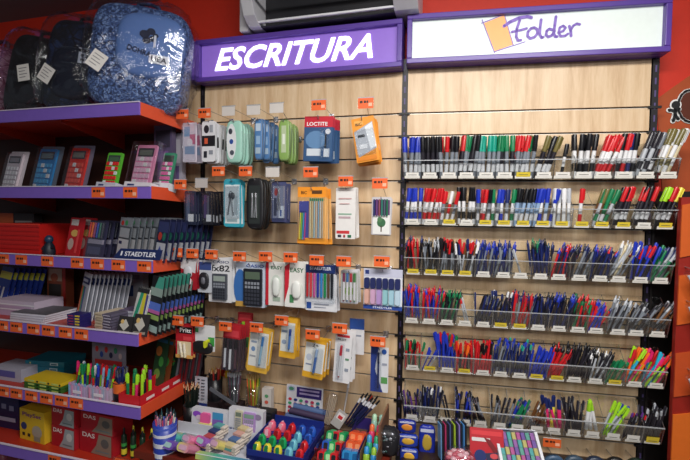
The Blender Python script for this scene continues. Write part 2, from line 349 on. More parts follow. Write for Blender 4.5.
def put_pen(kind, body, cap, fr, p, d, label, group, s=1.):
    me = pen_parts(kind, body, cap)
    r = bpy.data.objects.new(kind, None); COL.objects.link(r); r.empty_display_size = .01
    for m in me:
        o = bpy.data.objects.new(m.name.split('.')[0], m); COL.objects.link(o); o.parent = r
    W = fr.P(*p); D = (fr.P(p[0]+d[0], p[1]+d[1], p[2]+d[2])-W).normalized()
    q = D.to_track_quat('Z', 'Y') @ Quaternion((0, 0, 1), random.uniform(-.9, .9)+math.pi*0)
    r.location = W; r.rotation_euler = q.to_euler(); r.scale = (s, s, s)
    props(r, label, {'marker_pen': 'marker', 'highlighter': 'highlighter'}.get(kind, 'pen'), group); return r
ORDN = ['first', 'second', 'third', 'fourth', 'fifth', 'sixth', 'seventh', 'eighth', 'ninth', 'tenth', 'eleventh', 'twelfth', 'thirteenth', 'last']
ROWN = ['top', 'second', 'third', 'fourth', 'fifth', 'bottom']
mk, bp, gl, rb, hi = 'marker_pen', 'ballpoint_pen', 'gel_pen', 'rollerball_pen', 'highlighter'
# pocket: kind, body colours, cap colours, count, lean sideways, lift
ROWS = [
 (1.703, [(mk, 'Y', 'B', 7, 0, 0), (mk, 'X', 'K', 7, 0, 0), (mk, 'Y', 'RKK', 7, 0, 0), (mk, 'XY', 'KKGR', 7, .15, .004), (mk, 'Y', 'T', 7, .03, 0), (mk, 'YX', 'G', 7, .03, 0), (mk, 'Y', 'GRRK', 7, .15, 0),
          (mk, 'X', 'DK', 5, .45, 0), (mk, 'W', 'K', 1, .25, -.035), (mk, 'W', 'K', 7, .05, 0), (mk, 'W', 'R', 6, .55, 0), (mk, 'W', 'RNK', 6, .15, 0), (mk, 'SX', 'XY', 6, .55, .01), (mk, 'WE', 'WD', 6, .55, .025)]),
 (1.505, [(mk, 'W', 'B', 6, .08, 0), (mk, 'W', 'R', 6, .2, 0), (mk, 'RY', 'RW', 3, .3, -.012), (mk, 'W', 'K', 7, 0, .004), (mk, 'WY', 'BGKR', 6, .1, -.004), (mk, 'WY', 'BBGN', 6, .1, -.004), (mk, 'H', 'K', 6, .2, 0),
          (mk, 'WH', 'B', 6, .2, 0), (mk, 'W', 'WS', 5, .05, 0), (mk, 'W', 'R', 1, 0, 0), (mk, 'GSU', 'GGD', 5, .55, .004), (mk, 'X', 'KRR', 7, .4, .012), (mk, 'X', 'RRKK', 7, .5, .014), (mk, 'XK', 'KLJR', 7, .55, .014)]),
 (1.29, [(bp, 'KR', 'RNK', 11, -.1, .012), (bp, 'KS', 'KS', 11, 0, .006), (gl, 'XS', 'KRK', 10, 0, .004), (gl, 'XW', 'URNW', 11, .05, 0), (bp, 'NS', 'NB', 11, .05, 0), (bp, 'SH', 'BN', 11, .1, 0), (gl, 'W', 'S', 1, -.5, -.02),
         (bp, 'H', 'GNK', 9, .05, .012), (bp, 'XNR', 'NRB', 10, .25, 0), (bp, 'XS', 'KNX', 9, .3, 0), (bp, 'NX', 'RBN', 10, .3, -.004), (bp, 'SEW', 'WES', 8, .5, .02), (gl, 'BX', 'BBR', 9, .2, .01), (gl, 'GS', 'SNG', 8, .7, .004)]),
 (1.078, [(bp, 'BBR', 'RBB', 12, 0, .014), (bp, 'BR', 'BRR', 12, .1, .012), (bp, 'GX', 'GK', 10, .25, .002), (bp, 'W', 'SR', 2, -.4, -.02), (rb, 'NX', 'KN', 9, .3, -.01), (rb, 'NX', 'NWN', 11, .2, .006), (bp, 'SR', 'RN', 9, .2, .006),
          (bp, 'NX', 'KN', 10, .1, 0), (bp, 'NX', 'NKB', 11, .1, .004), (bp, 'XGR', 'KRG', 11, .2, .004), (bp, 'RB', 'RNB', 7, .4, -.018), (bp, 'XS', 'KS', 8, .4, .006), (rb, 'XS', 'XKS', 8, .5, -.006), (rb, 'SU', 'SX', 8, .85, .004)]),
 (.872, [(gl, 'XRG', 'GRK', 8, 0, -.026), (gl, 'BW', 'B', 4, .5, -.05), (gl, 'B', 'BBBRG', 12, 0, .018), (gl, 'RX', 'RRO', 10, .1, -.02), (gl, 'R', 'RRK', 11, .15, -.008), (rb, 'NS', 'NBB', 10, .25, .004), (rb, 'NH', 'NTB', 10, .3, .004),
         (gl, 'B', 'B', 10, .3, -.022), (bp, 'R', 'RKK', 9, .35, .005), (bp, 'X', 'KKX', 10, .2, .008), (bp, 'XW', 'XWK', 10, .3, -.012), (gl, 'G', 'GG', 6, .5, -.05), (gl, 'OCML', 'LOROM', 11, .45, .012), (gl, 'CLM', 'OMTRC', 11, .5, -.002)]),
 (.647, [(rb, 'PX', 'XPN', 7, -.1, -.018), (rb, 'NX', 'WNK', 11, .2, .004), (rb, 'X', 'X', 2, -.3, -.03), (rb, 'XB', 'KBX', 8, 0, .0), (rb, 'XS', 'XK', 5, -.5, -.016), (rb, 'XS', 'XK', 6, .2, -.008), (rb, 'BG', 'NGB', 7, .5, -.008),
         (rb, 'U', 'UWU', 6, .7, -.018), (hi, 'JMM', 'N', 5, -.35, .022), (rb, 'X', 'X', 8, -.3, .004), (hi, 'W', 'LB', 3, -.3, .03), (gl, 'WL', 'LLB', 7, .45, .012), (rb, 'X', 'PRX', 5, .3, -.026), (rb, 'X', 'XS', 7, 0, .006)])]
XR = ((677, 180), (674, 229), (670, 285), (667, 337), (664, 389), (661, 445))
for ri, (zt, pk) in enumerate(ROWS):
    u00 = .004+.004*ri; PW = (R.at(XR[ri][0], XR[ri][1], .08)[0]-u00)/14
    t = thing('pen_tray', f'clear acrylic pen tray with fourteen pockets, {ROWN[ri]} of the six on the slatwall', 'pen tray', R, u00, .001, zt)
    W = 14*PW; fd, fh, bh, td = .078, .076, .148, .100
    MB().box(*cube(0, W, 0, fd, 0, .003), ACR).build('base', t)
    MB().box(*cube(0, W, 0, .002, .003, bh), ACR).build('back_panel', t)
    f = MB(); f.add([(0, -fd, 0), (W, -fd, 0), (W, -td, fh), (0, -td, fh), (0, -fd-.0025, 0), (W, -fd-.0025, 0), (W, -td-.0025, fh), (0, -td-.0025, fh)], [(0, 1, 2, 3), (7, 6, 5, 4), (3, 2, 6, 7), (0, 4, 5, 1)], ACR)
    f.build('front_panel', t)
    MB().box(*cube(0, W, td-.002, td+.004, fh-.002, fh+.001), C('b9bcc0', .2, .3)).build('front_rim', t, label='bright polished front edge')
    EDG = clear('acrylic_edge', (.80, .83, .84), .35, .2, 0, 30, .6)
    for k in range(15):
        x = k*PW; x = min(max(x, .0012), W-.0012); d = MB()
        sh = [(0, 0), (0, bh), (.02, bh), (td, fh), (fd, 0)]
        def side(m_, xa, xb, S): n = len(S); vs = [(xa, -a, b) for a, b in S]+[(xb, -a, b) for a, b in S]; d.add(vs, [tuple(range(n)), tuple(range(2*n-1, n-1, -1))]+[(i, i+n, (i+1) % n+n, (i+1) % n) for i in range(n)], m_)
        side(ACR, x-.001, x+.001, sh)
        side(EDG, x-.0014, x+.0014, [(td-.001, fh), (td+.003, fh), (fd+.003, 0), (fd-.001, 0)]); side(EDG, x-.0014, x+.0014, [(.02, bh), (.02, bh+.002), (td, fh+.002), (td, fh)])
        d.build('divider' if 0 < k < 14 else 'end_panel', t)
    yl = {1: [2, 4, 5, 6, 7, 8, 9, 10, 11, 13], 0: [6], 2: [0, 1, 2, 3], 3: [5, 6], 4: [1, 3, 7, 8, 11], 5: [13]}[ri]
    for k in range(14):
        c = 'e0c73a' if k in yl else 'ece9e2'; X0 = k*PW+PW/2+random.uniform(-.004, .004); dx = .026 if ri in (0,) else .022
        l = MB(); sl = (td-fd)/fh
        def lab(za, zb, hw, off, m):
            l.add([(X0-hw, -(fd+za*sl+.003+off), za), (X0+hw, -(fd+za*sl+.003+off), za), (X0+hw, -(fd+zb*sl+.003+off), zb), (X0-hw, -(fd+zb*sl+.003+off), zb)], [(0, 1, 2, 3)], m)
        lab(.001, .012, dx+.006, .001, C('e4e1d8', .5)); lab(.008, .026 if ri != 5 else .034, dx+.001, .002, C(c, .5)); lab(.015, .0168, dx*.7, .003, C('5a5852')); 
        l.build('price_label', t, label='yellow price label' if k in yl else None)
    for k, (kind, bod, cap, n, lean, lift) in enumerate(pk):
        if ri > 1 and n > 4 and kind != hi: n = round(n*1.5)
        ncol = 4 if kind in (mk, hi) else 5
        rows = math.ceil(n/ncol)
        for i in range(n):
            ci, rj = i % ncol, i//ncol
            sx = (PW-.014)/max(ncol-1, 1)
            bx = k*PW+.007+ci*sx*(.8 if abs(lean) > .3 else 1)+(.0 if lean <= 0 else 0)
            bx += (-.004 if lean < 0 else 0)
            if n <= 2: bx = k*PW+PW/2+(.012*(i-.5))
            wz = .068-rj*(.019 if kind in (mk, hi) else .0135)-(.004 if ci % 2 else 0)
            if ri > 1 and kind != hi: bod = bod.translate(str.maketrans('SHW', 'YNS')) if i == 0 else bod
            b_, c_ = bod[(i+ri) % len(bod)], cap[(i*(1 if len(cap) < 4 else 3)+k) % len(cap)]
            d = (lean*.6+(.10 if ri > 1 and k > 7 else 0)+random.uniform(-.05, .05)*(1.2 if kind == mk else 4.0), random.uniform(.02, .16)-.02*rj, 1)
            if lean > .3: bx -= .010
            if lean < -.2: bx += .012
            bx = min(max(bx, k*PW+.007), (k+1)*PW-.007)
            p = (u00+bx, .004+max(wz, .012), zt+.004+max(lift, -.001)*.9+(0))
            s = 1.0 if lift >= 0 else max(.72, 1+lift*6)
            if ri == 0: s *= 1.30
            if ri == 1: s *= 1.16
            if ri in (2, 3, 4, 5): s *= random.uniform(.90, 1.07)
            nm = {'marker_pen': 'marker pen', 'ballpoint_pen': 'click ballpoint pen', 'gel_pen': 'capped gel pen', 'rollerball_pen': 'rollerball pen', 'highlighter': 'highlighter'}[kind]
            top = {'ballpoint_pen': '-topped'}.get(kind, '-capped')
            lb = f'{COLN[c_][0]}{top} {COLN[b_][0]} {nm} in the {ORDN[k]} pocket of the {ROWN[ri]} pen tray'
            put_pen(kind, b_, c_, R, p, d, lb, f'{COLN[c_][0]}{top} {COLN[b_][0]} pens, {ORDN[k]} pocket, {ROWN[ri]} tray', s)
# ================================================================ PRICE TAGS AND HOOKS
def tag_mesh(mb, W, H, y, c=ORG, x=0, z=0):
    mb.cbox(x-W/2, x+W/2, y, y+.0008, z-H/2, z+H/2, C(c, .5), .002)
    if c == ORG or c == 'd9602a':
        for i, (a, b) in enumerate(((-.38, -.2), (-.12, .02), (.06, .16))): mb.box(x+a*W, x+b*W, y-.0006, y, z+H*.02, z+H*.24, C('3a1c12'))
        mb.box(x+.18*W, x+.42*W, y-.0006, y, z-H*.3, z+.02*H, C('f0b394'))
def hook(tx, ty, px, pz, wf, c, label, slat=None):
    """peg with a lower wire for the packs and an upper wire ending in a price tag; tx,ty is the tag's place on the photo"""
    wt = wf+.035; tu, tz = M.at(tx, ty, wt)
    gz = min(GZ, key=lambda g: abs(g-(pz+.0)))
    t = thing('peg_hook', label, 'peg hook', M, px, .001, gz)
    b = MB().box(*cube(-.012, .012, 0, .004, -.014, .014), CHR); b.build('back_plate', t)
    dz = pz-gz
    MB().tube([(0, -.003, -.006), (0, -.05, dz-.003), (0, -wf-.01, dz), (0, -wf-.018, dz+.010)], .0022, CHR).build('lower_wire', t)
    MB().tube([(0, -.003, .008), (tu-px, -wt+.01, tz-gz+.018), (tu-px, -wt, tz-gz+.016)], .0016, CHR).build('upper_wire', t)
    h = MB(); h.box(tu-px-.034, tu-px+.034, -wt-.0030, -wt-.0018, tz-gz-.022, tz-gz+.024, CLR); h.box(tu-px-.034, tu-px+.034, -wt-.0036, -wt-.0010, tz-gz+.019, tz-gz+.0225, C('a8aab0', .3)); h.build('tag_holder', t, label='clear tag holder')
    g = MB(); tag_mesh(g, .064, .042 if c == ORG else .040, -wt-.0045, c, tu-px, tz-gz-.002); g.build('price_tag', t, label=('orange' if c == ORG else 'pale')+' price tag')
    return t
# ---------------------------------------------------------------- hanging packs
def art(mb, W, H, y, prints):
    e = y
    for i, p in enumerate(prints):
        k = p[0]; e = y-.0004*(i+1)
        if k == 'r': _, a, b, c, d, col = p; mb.box((a-.5)*W, (c-.5)*W, e, e+.0003, -d*H, -b*H, C(col, .4))
        elif k == 'e': _, a, b, rx, rz, col = p; mb.disc((a-.5)*W, -b*H, rx*W, rz*H, e, e+.0003, C(col, .4), 14)
        elif k == 'p': _, pts, col = p; mb.prism([((a-.5)*W, -b*H) for a, b in pts], e, e+.0003, C(col, .4))
        elif k == 't': _, cx, cz, w_, h_, s, col = p; mb.text(s, (cx-.5)*W, -cz*H, w_*W, h_*H, e, C(col, .4), th=.0003)
    return e
def items_build(t, W, H, y, items):
    for it in items:
        k = it[0]; m = MB()
        if k == 'pen':      # x,y tail ; x,y tip ; radius ; body ; cap
            _, x0, y0, x1, y1, r, bc, cc = it; a = Vector(((x0-.5)*W, y-r, -y0*H)); b = Vector(((x1-.5)*W, y-r, -y1*H)); q = a.lerp(b, .3); e = a.lerp(b, .93)
            m.cyl(a, q, r, r*1.02, C(cc, .35), 8).cyl(q, e, r*.9, r*.9, C(bc, .35), 8).cyl(e, b, r*.9, r*.15, C(cc, .35), 8); m.build('pen', t)
        elif k == 'pencil':
            _, x0, y0, x1, y1, r, bc, tc = it; a = Vector(((x0-.5)*W, y-r, -y0*H)); b = Vector(((x1-.5)*W, y-r, -y1*H)); e = a.lerp(b, .07)
            m.cyl(a, e, r, r, C(tc, .4), 6).cyl(e, b, r, r, C(bc, .4), 6); m.build('pencil', t)
        elif k == 'box':    # rounded block
            _, x0, y0, x1, y1, d, col, nm = it; m.cbox((x0-.5)*W, (x1-.5)*W, y-d, y, -y1*H, -y0*H, C(col, .4), .006); m.build(nm, t)
        elif k == 'ell':
            _, cx, cz, rx, rz, d, col, nm = it; m.ell(((cx-.5)*W, y-d*.5, -cz*H), rx*W, d*.55, rz*H, C(col, .4), 14, 8, .8); m.build(nm, t)
        elif k == 'calc':
            _, x0, y0, x1, y1, body, scr, key = it; X0, X1, Z1, Z0 = (x0-.5)*W, (x1-.5)*W, -y0*H, -y1*H; w_, h_ = X1-X0, Z1-Z0
            m.cbox(X0, X1, y-.010, y, Z0, Z1, C(body, .35), .004); c = m.build('calculator', t)
            s = MB(); s.box(X0+.1*w_, X1-.1*w_, y-.0115, y-.010, Z0+.72*h_, Z0+.92*h_, C(scr, .2)); s.build('screen', c)
            s = MB()
            for a in range(5):
                for b in range(6): s.box(X0+w_*(.1+.165*a), X0+w_*(.1+.165*a+.12), y-.012, y-.010, Z0+h_*(.05+.105*b), Z0+h_*(.05+.105*b+.07), C(key if b < 4 else '8a8f9a', .4))
            s.build('keys', c)
        elif k == 'comp':   # pair of compasses
            _, cx, z0, z1, spr, col = it; X = (cx-.5)*W; S = C(col, .25, .8)
            m.cyl((X, y-.006, -z0*H), (X, y-.006, -z0*H-.02), .004, .005, S, 8).tube([(X, y-.006, -z0*H-.015), (X-spr*W, y-.006, -z1*H)], .0028, S).tube([(X, y-.006, -z0*H-.015), (X+spr*W, y-.006, -z1*H)], .0028, S); m.build('compasses', t)
def pack(name, cat, lab, bb, n, card, prints=(), items=(), bl=None, roll=0, wf=.18, corner=.004, step=.017, thick=.0012, soft=False, tail='', group=None, dxs=0.):
    """a stack of n identical packs on one peg; bb is the front one's box on the photo"""
    x0, y0, x1, y1 = bb; ua, za = M.at(x0, y0, wf); ub, zb = M.at(x1, y1, wf); W, H = ub-ua, za-zb; uc = (ua+ub)/2
    t = thing(name, lab+', front one of its peg'+tail if n > 1 else lab+tail, cat, M, uc, wf, za, 0, R_(roll), 0, group or (lab.split(',')[0]+' on one peg' if n > 1 else None))
    b = MB(); CM = C(card, .45) if card else BLI
    if soft:
        b.ell((0, 0, -H/2), W/2, thick/2, H/2, CM, 20, 12, .45); b.build('case_body', t)
        z = MB(); pts = [((W/2*.93)*math.copysign(abs(math.cos(a))**.5, math.cos(a)), -thick*.52*0-thick*.28, -H/2+(H/2*.95)*math.copysign(abs(math.sin(a))**.5, math.sin(a))) for a in [i*math.pi/12 for i in range(25)]]
        z.tube(pts, .0018, C('55585f', .3), 5); z.build('zip', t)
        y = -thick*.50
    else:
        b.cbox(-W/2, W/2, -thick, 0, -H, 0, CM, corner); y = -thick; b.build('card' if card else 'plastic_pouch', t)
    if prints: a = MB(); y = art(a, W, H, y, prints); a.build('printed_front', t)
    items_build(t, W, H, y, items)
    if bl:
        a, b_, c, d, dp, = bl; s = MB(); s.cbox((a-.5)*W, (c-.5)*W, y-dp, y-dp+.0006, -d*H, -b_*H, BLI, .006)
        X0, X1, Z1, Z0 = (a-.5)*W, (c-.5)*W, -b_*H, -d*H
        s.box(X0, X0+.0006, y-dp, y, Z0, Z1, BLI).box(X1-.0006, X1, y-dp, y, Z0, Z1, BLI).box(X0, X1, y-dp, y, Z1-.0006, Z1, BLI).box(X0, X1, y-dp, y, Z0, Z0+.0006, BLI); s.build('blister', t, label='clear blister')
    for i in range(1, n):
        c = dup(t, lab+', behind the front one'+tail); ww = wf-i*step
        place(c, M, uc+random.uniform(-.003, .003)+dxs*i, ww, za+random.uniform(-.008, .003), R_(random.uniform(-2, 2)), R_(roll+random.uniform(-3.5, 3.5)), R_(random.uniform(-3, 3)))
    return uc, za
def peg(tag, color, lab, *a, **k):
    uc, za = pack(*a, **k); wf = k.get('wf', .18)
    hook(tag[0], tag[1], uc, za-.010, wf, color, 'chrome peg hook of the '+lab)
PT = 'd9d3cf'
# row A
peg((183, 114), ORG, 'pink pouches at the shelf corner', 'pencil_case', 'pencil case', 'small pink and white plastic pencil case', (183, 123, 197, 162), 3, 'd8cfdd', [('r', .1, .1, .5, .35, '7fa3c8'), ('r', .5, .3, .9, .55, 'c46a8a'), ('r', .15, .6, .85, .8, '8a9fc0'), ('e', .5, .5, .2, .1, 'e6e0ea')], bl=(.05, .05, .95, .95, .012), step=.022)
peg((205, 113), ORG, 'black and white cases', 'pencil_case', 'pencil case', 'white flat pencil case with black band and small prints', (204, 122, 217, 162), 6, 'dcdde2', [('r', 0, .36, 1, .62, '1a1a20'), ('r', .2, .42, .45, .56, 'd05a3a'), ('e', .35, .2, .2, .1, '24242c'), ('r', .15, .74, .4, .9, '2a2a33'), ('r', .55, .72, .85, .82, '8a8f9a'), ('r', .6, .1, .85, .28, '9aa0aa')], wf=.19, step=.026, corner=.01, thick=.016)
peg((229, 111), 'cfc9c4', 'mint cases', 'pencil_case', 'pencil case', 'oval mint and white zipped pencil case', (227, 121, 243, 163), 5, '9fd0c0', [('e', .36, .5, .30, .42, 'dfe3e6'), ('e', .3, .26, .12, .07, '3a3f4a'), ('e', .36, .5, .12, .06, '2f4f9a'), ('e', .4, .76, .13, .06, '4a4f5a')], soft=True, thick=.022, step=.026)
peg((254, 110), 'cfc9c4', 'blue zip cases', 'pencil_case', 'pencil case', 'narrow blue zipped pencil case', (255, 119, 263, 160), 6, '4f7cb0', [('r', .2, .12, .8, .3, 'b8cadd'), ('r', .25, .42, .75, .62, '8fb0d0'), ('r', .2, .7, .8, .85, 'a3b8c8')], soft=True, thick=.016, step=.02, dxs=.006)
peg((277, 108), 'cfc9c4', 'green zip cases', 'pencil_case', 'pencil case', 'green zipped pencil case with pale centre', (279, 120, 290, 161), 5, '86a85a', [('r', .3, .15, .72, .8, 'b5c4a0'), ('r', .4, .35, .62, .6, 'dfe6d8')], soft=True, thick=.018, step=.024)
peg((319, 105), ORG, 'super glue cards', 'glue_pack', 'glue pack', 'red and navy glue blister card with white lettering', (305, 117, 333, 161), 6, '2b4f7e', [('r', 0, 0, 1, .24, 'c31f33'), ('r', .02, .26, .98, .97, '31557f'), ('e', .42, .52, .36, .2, '5f86b0'), ('t', .45, .17, .72, .085, 'LOCTITE', 'f0eeee'), ('r', .12, .72, .62, .88, 'ccd4dc'), ('r', .74, .4, .8, .7, '1c1f28'), ('e', .84, .34, .09, .06, 'e6e6ea'), ('r', .72, .72, .92, .9, 'd5dae0')], bl=(.62, .3, .92, .92, .012), roll=2, step=.02)
peg((366, 103), ORG, 'orange tape cards', 'correction_tape_pack', 'correction tape pack', 'orange card with white and grey correction pens', (351, 118, 373, 162), 5, 'e8952a', [('p', ((.05, .3), (.9, .12), (.95, .72), (.12, .88)), 'aeb2ba'), ('p', ((.55, .22), (.88, .14), (.95, .68), (.68, .74)), 'dfe2e6'), ('r', .12, .06, .5, .16, 'f0ad55'), ('t', .3, .14, .28, .06, 'BIC', '1c1a18'), ('r', .2, .38, .5, .44, '2a2d35'), ('r', .22, .6, .55, .7, 'd8dade'), ('r', .06, .88, .9, .97, 'd9801f')], bl=(.1, .28, .92, .82, .014), roll=-9, step=.02)
# row B
peg((181, 184), ORG, 'small black packs by the shelf', 'leads_pack', 'refill pack', 'small dark pack of refills beside the shelf corner', (185, 191, 196, 225), 4, '2a3048', [('r', .15, .1, .45, .9, '55607c'), ('r', .55, .12, .85, .6, '3f3a5a'), ('r', .3, .68, .8, .9, 'd5d8dd')], bl=(.05, .05, .95, .95, .01), wf=.2, step=.022)
peg((202, 183), 'bcb6b4', 'small black packs', 'leads_pack', 'refill pack', 'small black pack of refills with purple label', (203, 191, 213, 225), 6, '20202a', [('r', .1, .12, .4, .8, '4a3a66'), ('r', .45, .14, .6, .85, '5c6070'), ('r', .35, .7, .85, .9, 'cfd2d8')], bl=(.05, .05, .95, .95, .01), step=.024)
peg((219, 171), ORG, 'teal compass sets', 'compass_set', 'compass set', 'white and teal compass set card', (224, 179, 241, 227), 3, '3aa4b8', [('r', .08, .12, .92, .93, 'd9e2e4'), ('e', .5, .08, .18, .05, '2d8fa4'), ('r', .2, .84, .8, .9, '9fb4ba'), ('r', .62, .35, .8, .75, 'b9c4c8')], [('comp', .45, .25, .75, .16, '8f959c'), ('ell', .5, .35, .18, .07, .01, '3a3f46', 'compass_head')], bl=(.1, .15, .9, .8, .02), corner=.012)
peg((246, 171), ORG, 'black compass cases', 'compass_set', 'compass set', 'black arched case with silver compasses', (247, 178, 264, 229), 4, '16161b', [('r', .18, .15, .82, .9, '2a3030'), ('r', .3, .3, .72, .8, '3b4440')], [('comp', .42, .3, .78, .05, 'c9ccd2'), ('comp', .62, .3, .78, .05, 'c9ccd2')], soft=True, thick=.022, step=.028)
peg((273, 172), 'cfc9c4', 'compass blisters', 'compass_set', 'compass set', 'clear compass blister with purple back card', (272, 182, 286, 222), 4, '454a72', [('r', .08, .1, .92, .9, '8d90a6'), ('e', .3, .25, .12, .1, 'a83a3a'), ('r', .15, .4, .35, .85, '3c3f58'), ('r', .5, .6, .88, .9, 'd8dbe2'), ('r', .6, .7, .7, .86, '2f4f9a')], [('comp', .55, .15, .7, .1, 'b9bcc4')], bl=(.05, .08, .95, .93, .018))
peg((311, 172), ORG, 'orange topped pencil packs', 'pencil_pack', 'pencil pack', 'orange-topped pack of green and pale pencils', (298, 187, 326, 244), 5, 'e8b06a', [('r', 0, 0, 1, .18, 'f0962a'), ('t', .22, .1, .2, .055, 'BIC', '2a1a14'), ('r', .05, .25, .40, .95, '4a4f9a'), ('r', 0, .9, 1, 1, 'ef9a30'), ('r', .5, .06, .85, .12, '5a3a1c')], [('pencil', .12+.06*i, .42, .08+.06*i, .93, .0032, c, '3a3f8a') for i, c in enumerate(('e8d04a', '7ab84a', '4a9ad0', 'c04a8a'))]+[('pencil', .46+.07*i, .2, .46+.07*i, .9, .0035, c, '1f8a6a') for i, c in enumerate(('cfc9a8', 'c9b48a', '9fc0c8', 'd0b8a0', '7fa6c0', 'c8c8c0', 'b8a890'))], bl=(.03, .18, .97, .93, .011), wf=.19)
peg((346, 181), ORG, 'white packs with red band', 'pen_pack', 'pen pack', 'tall white card pack with small red band', (337, 188, 356, 239), 3, 'e4e1df', [('r', .05, .84, .7, .9, 'c83a40'), ('r', .12, .5, .8, .53, '8fae9a'), ('r', .15, .56, .75, .6, 'b9a0a8'), ('r', .12, .92, .3, .97, '3a3a48'), ('r', .4, .92, .5, .97, 'a03038'), ('r', .62, .92, .8, .97, '2f6f52'), ('r', .15, .2, .8, .22, 'c9a0a0'), ('r', .2, .3, .7, .32, 'd0b0b0')], thick=.014, step=.02, wf=.15)
peg((380, 183), ORG, 'colour pencils with the tree card', 'pencil_pack', 'pencil pack', 'small pack of dark colour pencils with tree card', (372, 197, 391, 235), 2, 'c6c2c6', [('r', .08, .08, .92, .5, '5b3f66'), ('r', .08, .48, .92, .98, 'e6e6e3'), ('e', .5, .68, .22, .12, '3d6a48'), ('r', .47, .76, .53, .92, '4a3a2c'), ('e', .42, .6, .12, .08, '507a52')], [('pencil', .14+.13*i, .06, .14+.13*i, .5, .0042, c, c) for i, c in enumerate(('2a2f6a', '6a3f7a', '8a4a5a', '2f7a6a', '4a5a6a', '1f6a4a'))], wf=.15)
# row C
peg((177, 252), ORG, 'red and white tape cards', 'correction_tape_pack', 'correction tape pack', 'red card with white correction tape mouse', (181, 259, 197, 290), 2, 'a81f2c', [('p', ((0, 0), (1, 0), (.9, .45), (0, .3)), 'd5d6da')], [('ell', .5, .42, .26, .2, .014, 'c9ccd2', 'tape_mouse'), ('ell', .55, .72, .16, .12, .012, 'e2e2e6', 'tape_nose')], wf=.2)
peg((193, 253), ORG, 'black tape cards', 'correction_tape_pack', 'correction tape pack', 'blue and white card with black tape roller', (198, 260, 212, 293), 3, 'c6cad4', [('r', .05, .05, .95, .3, '3c4f8a')], [('ell', .5, .62, .36, .26, .014, '26262c', 'tape_roller'), ('ell', .5, .62, .16, .12, .02, '6a6a74', 'roller_hub')], wf=.18)
peg((212, 254), ORG, 'white calculator cards', 'calculator_pack', 'calculator pack', 'white card with dark lettering above grey calculator', (209, 257, 232, 303), 3, 'dfe0e4', [('t', .52, .10, .7, .06, 'CASIO', '2a3a6a'), ('t', .5, .24, .8, .14, 'fx82', '23252c')], [('calc', .2, .36, .82, .94, '4a4e58', '9aa6a0', '2c2f38')], wf=.17)
peg((240, 256), ORG, 'blue calculator cards', 'calculator_pack', 'calculator pack', 'blue and white card with black calculator', (236, 262, 265, 308), 4, 'c3cedf', [('e', .15, .55, .22, .4, '3c6fb4'), ('t', .66, .07, .6, .07, 'CASIO', '2448a0'), ('r', .0, .88, .35, 1, 'c49a4a')], [('calc', .3, .13, .92, .96, '22242c', '5a6a5a', '3a3d48')], wf=.16)
peg((266, 256), ORG, 'red and white glue cards behind', 'glue_pack', 'glue pack', 'narrow red and white glue card with green print', (266, 262, 284, 306), 3, 'e3e2de', [('r', 0, 0, .16, 1, 'c02434'), ('t', .6, .12, .62, .08, 'EASY', '2f6a48'), ('e', .58, .5, .3, .22, 'cfd8cf'), ('r', .4, .8, .8, .9, '9fb0a0')], [('ell', .6, .56, .2, .22, .014, 'dfe3df', 'glue_bottle')], wf=.16)
peg((291, 257), ORG, 'red and white glue cards', 'glue_pack', 'glue pack', 'wide red and white glue card with green lettering', (285, 262, 305, 308), 3, 'e6e5e1', [('p', ((0, .1), (.25, 0), (.2, .55), (.0, .9)), 'c8283a'), ('t', .6, .17, .66, .1, 'EASY', '2f6a48'), ('e', .62, .6, .3, .18, 'd8dcd6'), ('r', .25, .72, .45, .9, '4a8a5a')], [('ell', .6, .6, .22, .2, .014, 'e6e8e4', 'glue_bottle')], wf=.18)
peg((317, 260), ORG, 'fibre pen wallets', 'felt_pen_wallet', 'pen wallet', 'navy-topped wallet of eight fibre pens', (306, 264, 335, 312), 4, 'dcdde2', [('r', 0, 0, 1, .19, '1c2f66'), ('t', .5, .08, .72, .07, 'STAEDTLER', 'dfe3ee'), ('r', .04, .82, .2, .96, '2b4f9a'), ('r', .3, .84, .8, .87, '9a9fae'), ('r', .3, .91, .7, .93, '9a9fae')], [('pen', .08+.118*i, .18, .08+.118*i, .72, .0062, c, c) for i, c in enumerate(('d02a30', 'e04a4a', 'd860a0', '2b3fa8', '3a8fd0', '1f9a58', '6a4a34', '22242c'))], bl=(.02, .16, .98, .8, .014), wf=.18)
peg((344, 261), ORG, 'red and white pen packs', 'pen_pack', 'pen pack', 'white pack of three pink and green pens', (341, 270, 358, 304), 2, 'cfcdd2', [('r', .06, .06, .94, .94, 'c3c3b8'), ('e', .5, .62, .34, .12, '8aa85a')], [('pen', .2+.2*i, .08, .2+.2*i, .95, .0055, 'e6e2e4', c) for i, c in enumerate(('8a3a5a', '4a7ab0', 'c83a48', '4a8a4a'))], bl=(.03, .03, .97, .97, .012), wf=.16)
peg((382, 261), ORG, 'pastel marker wallet', 'felt_pen_wallet', 'pen wallet', 'wide white wallet of pastel markers with navy caps', (364, 268, 402, 311), 1, 'd9dbe4', [('r', 0, .0, 1, .2, 'c4c6da'), ('r', .04, .04, .14, .14, '2a3a7a'), ('r', 0, .9, 1, 1, '2b4a9a'), ('t', .5, .95, .5, .05, 'STAEDTLER', 'e0e4f0')]+[('r', .03+.158*i, .5, .17+.158*i, .9, c) for i, c in enumerate(('d8a89a', 'c9a0c0', 'b090c8', '8fc0c8', 'a0c8d8', 'b8d0e0'))], [('box', .03+.158*i, .22, .165+.158*i, .48, .012, '252c5c', 'marker_cap') for i in range(6)]+[('box', .04+.158*i, .5, .155+.158*i, .86, .010, c, 'marker_barrel') for i, c in enumerate(('d8a89a', 'c9a0c0', 'b090c8', '8fc0c8', 'a0c8d8', 'b8d0e0'))], wf=.17)
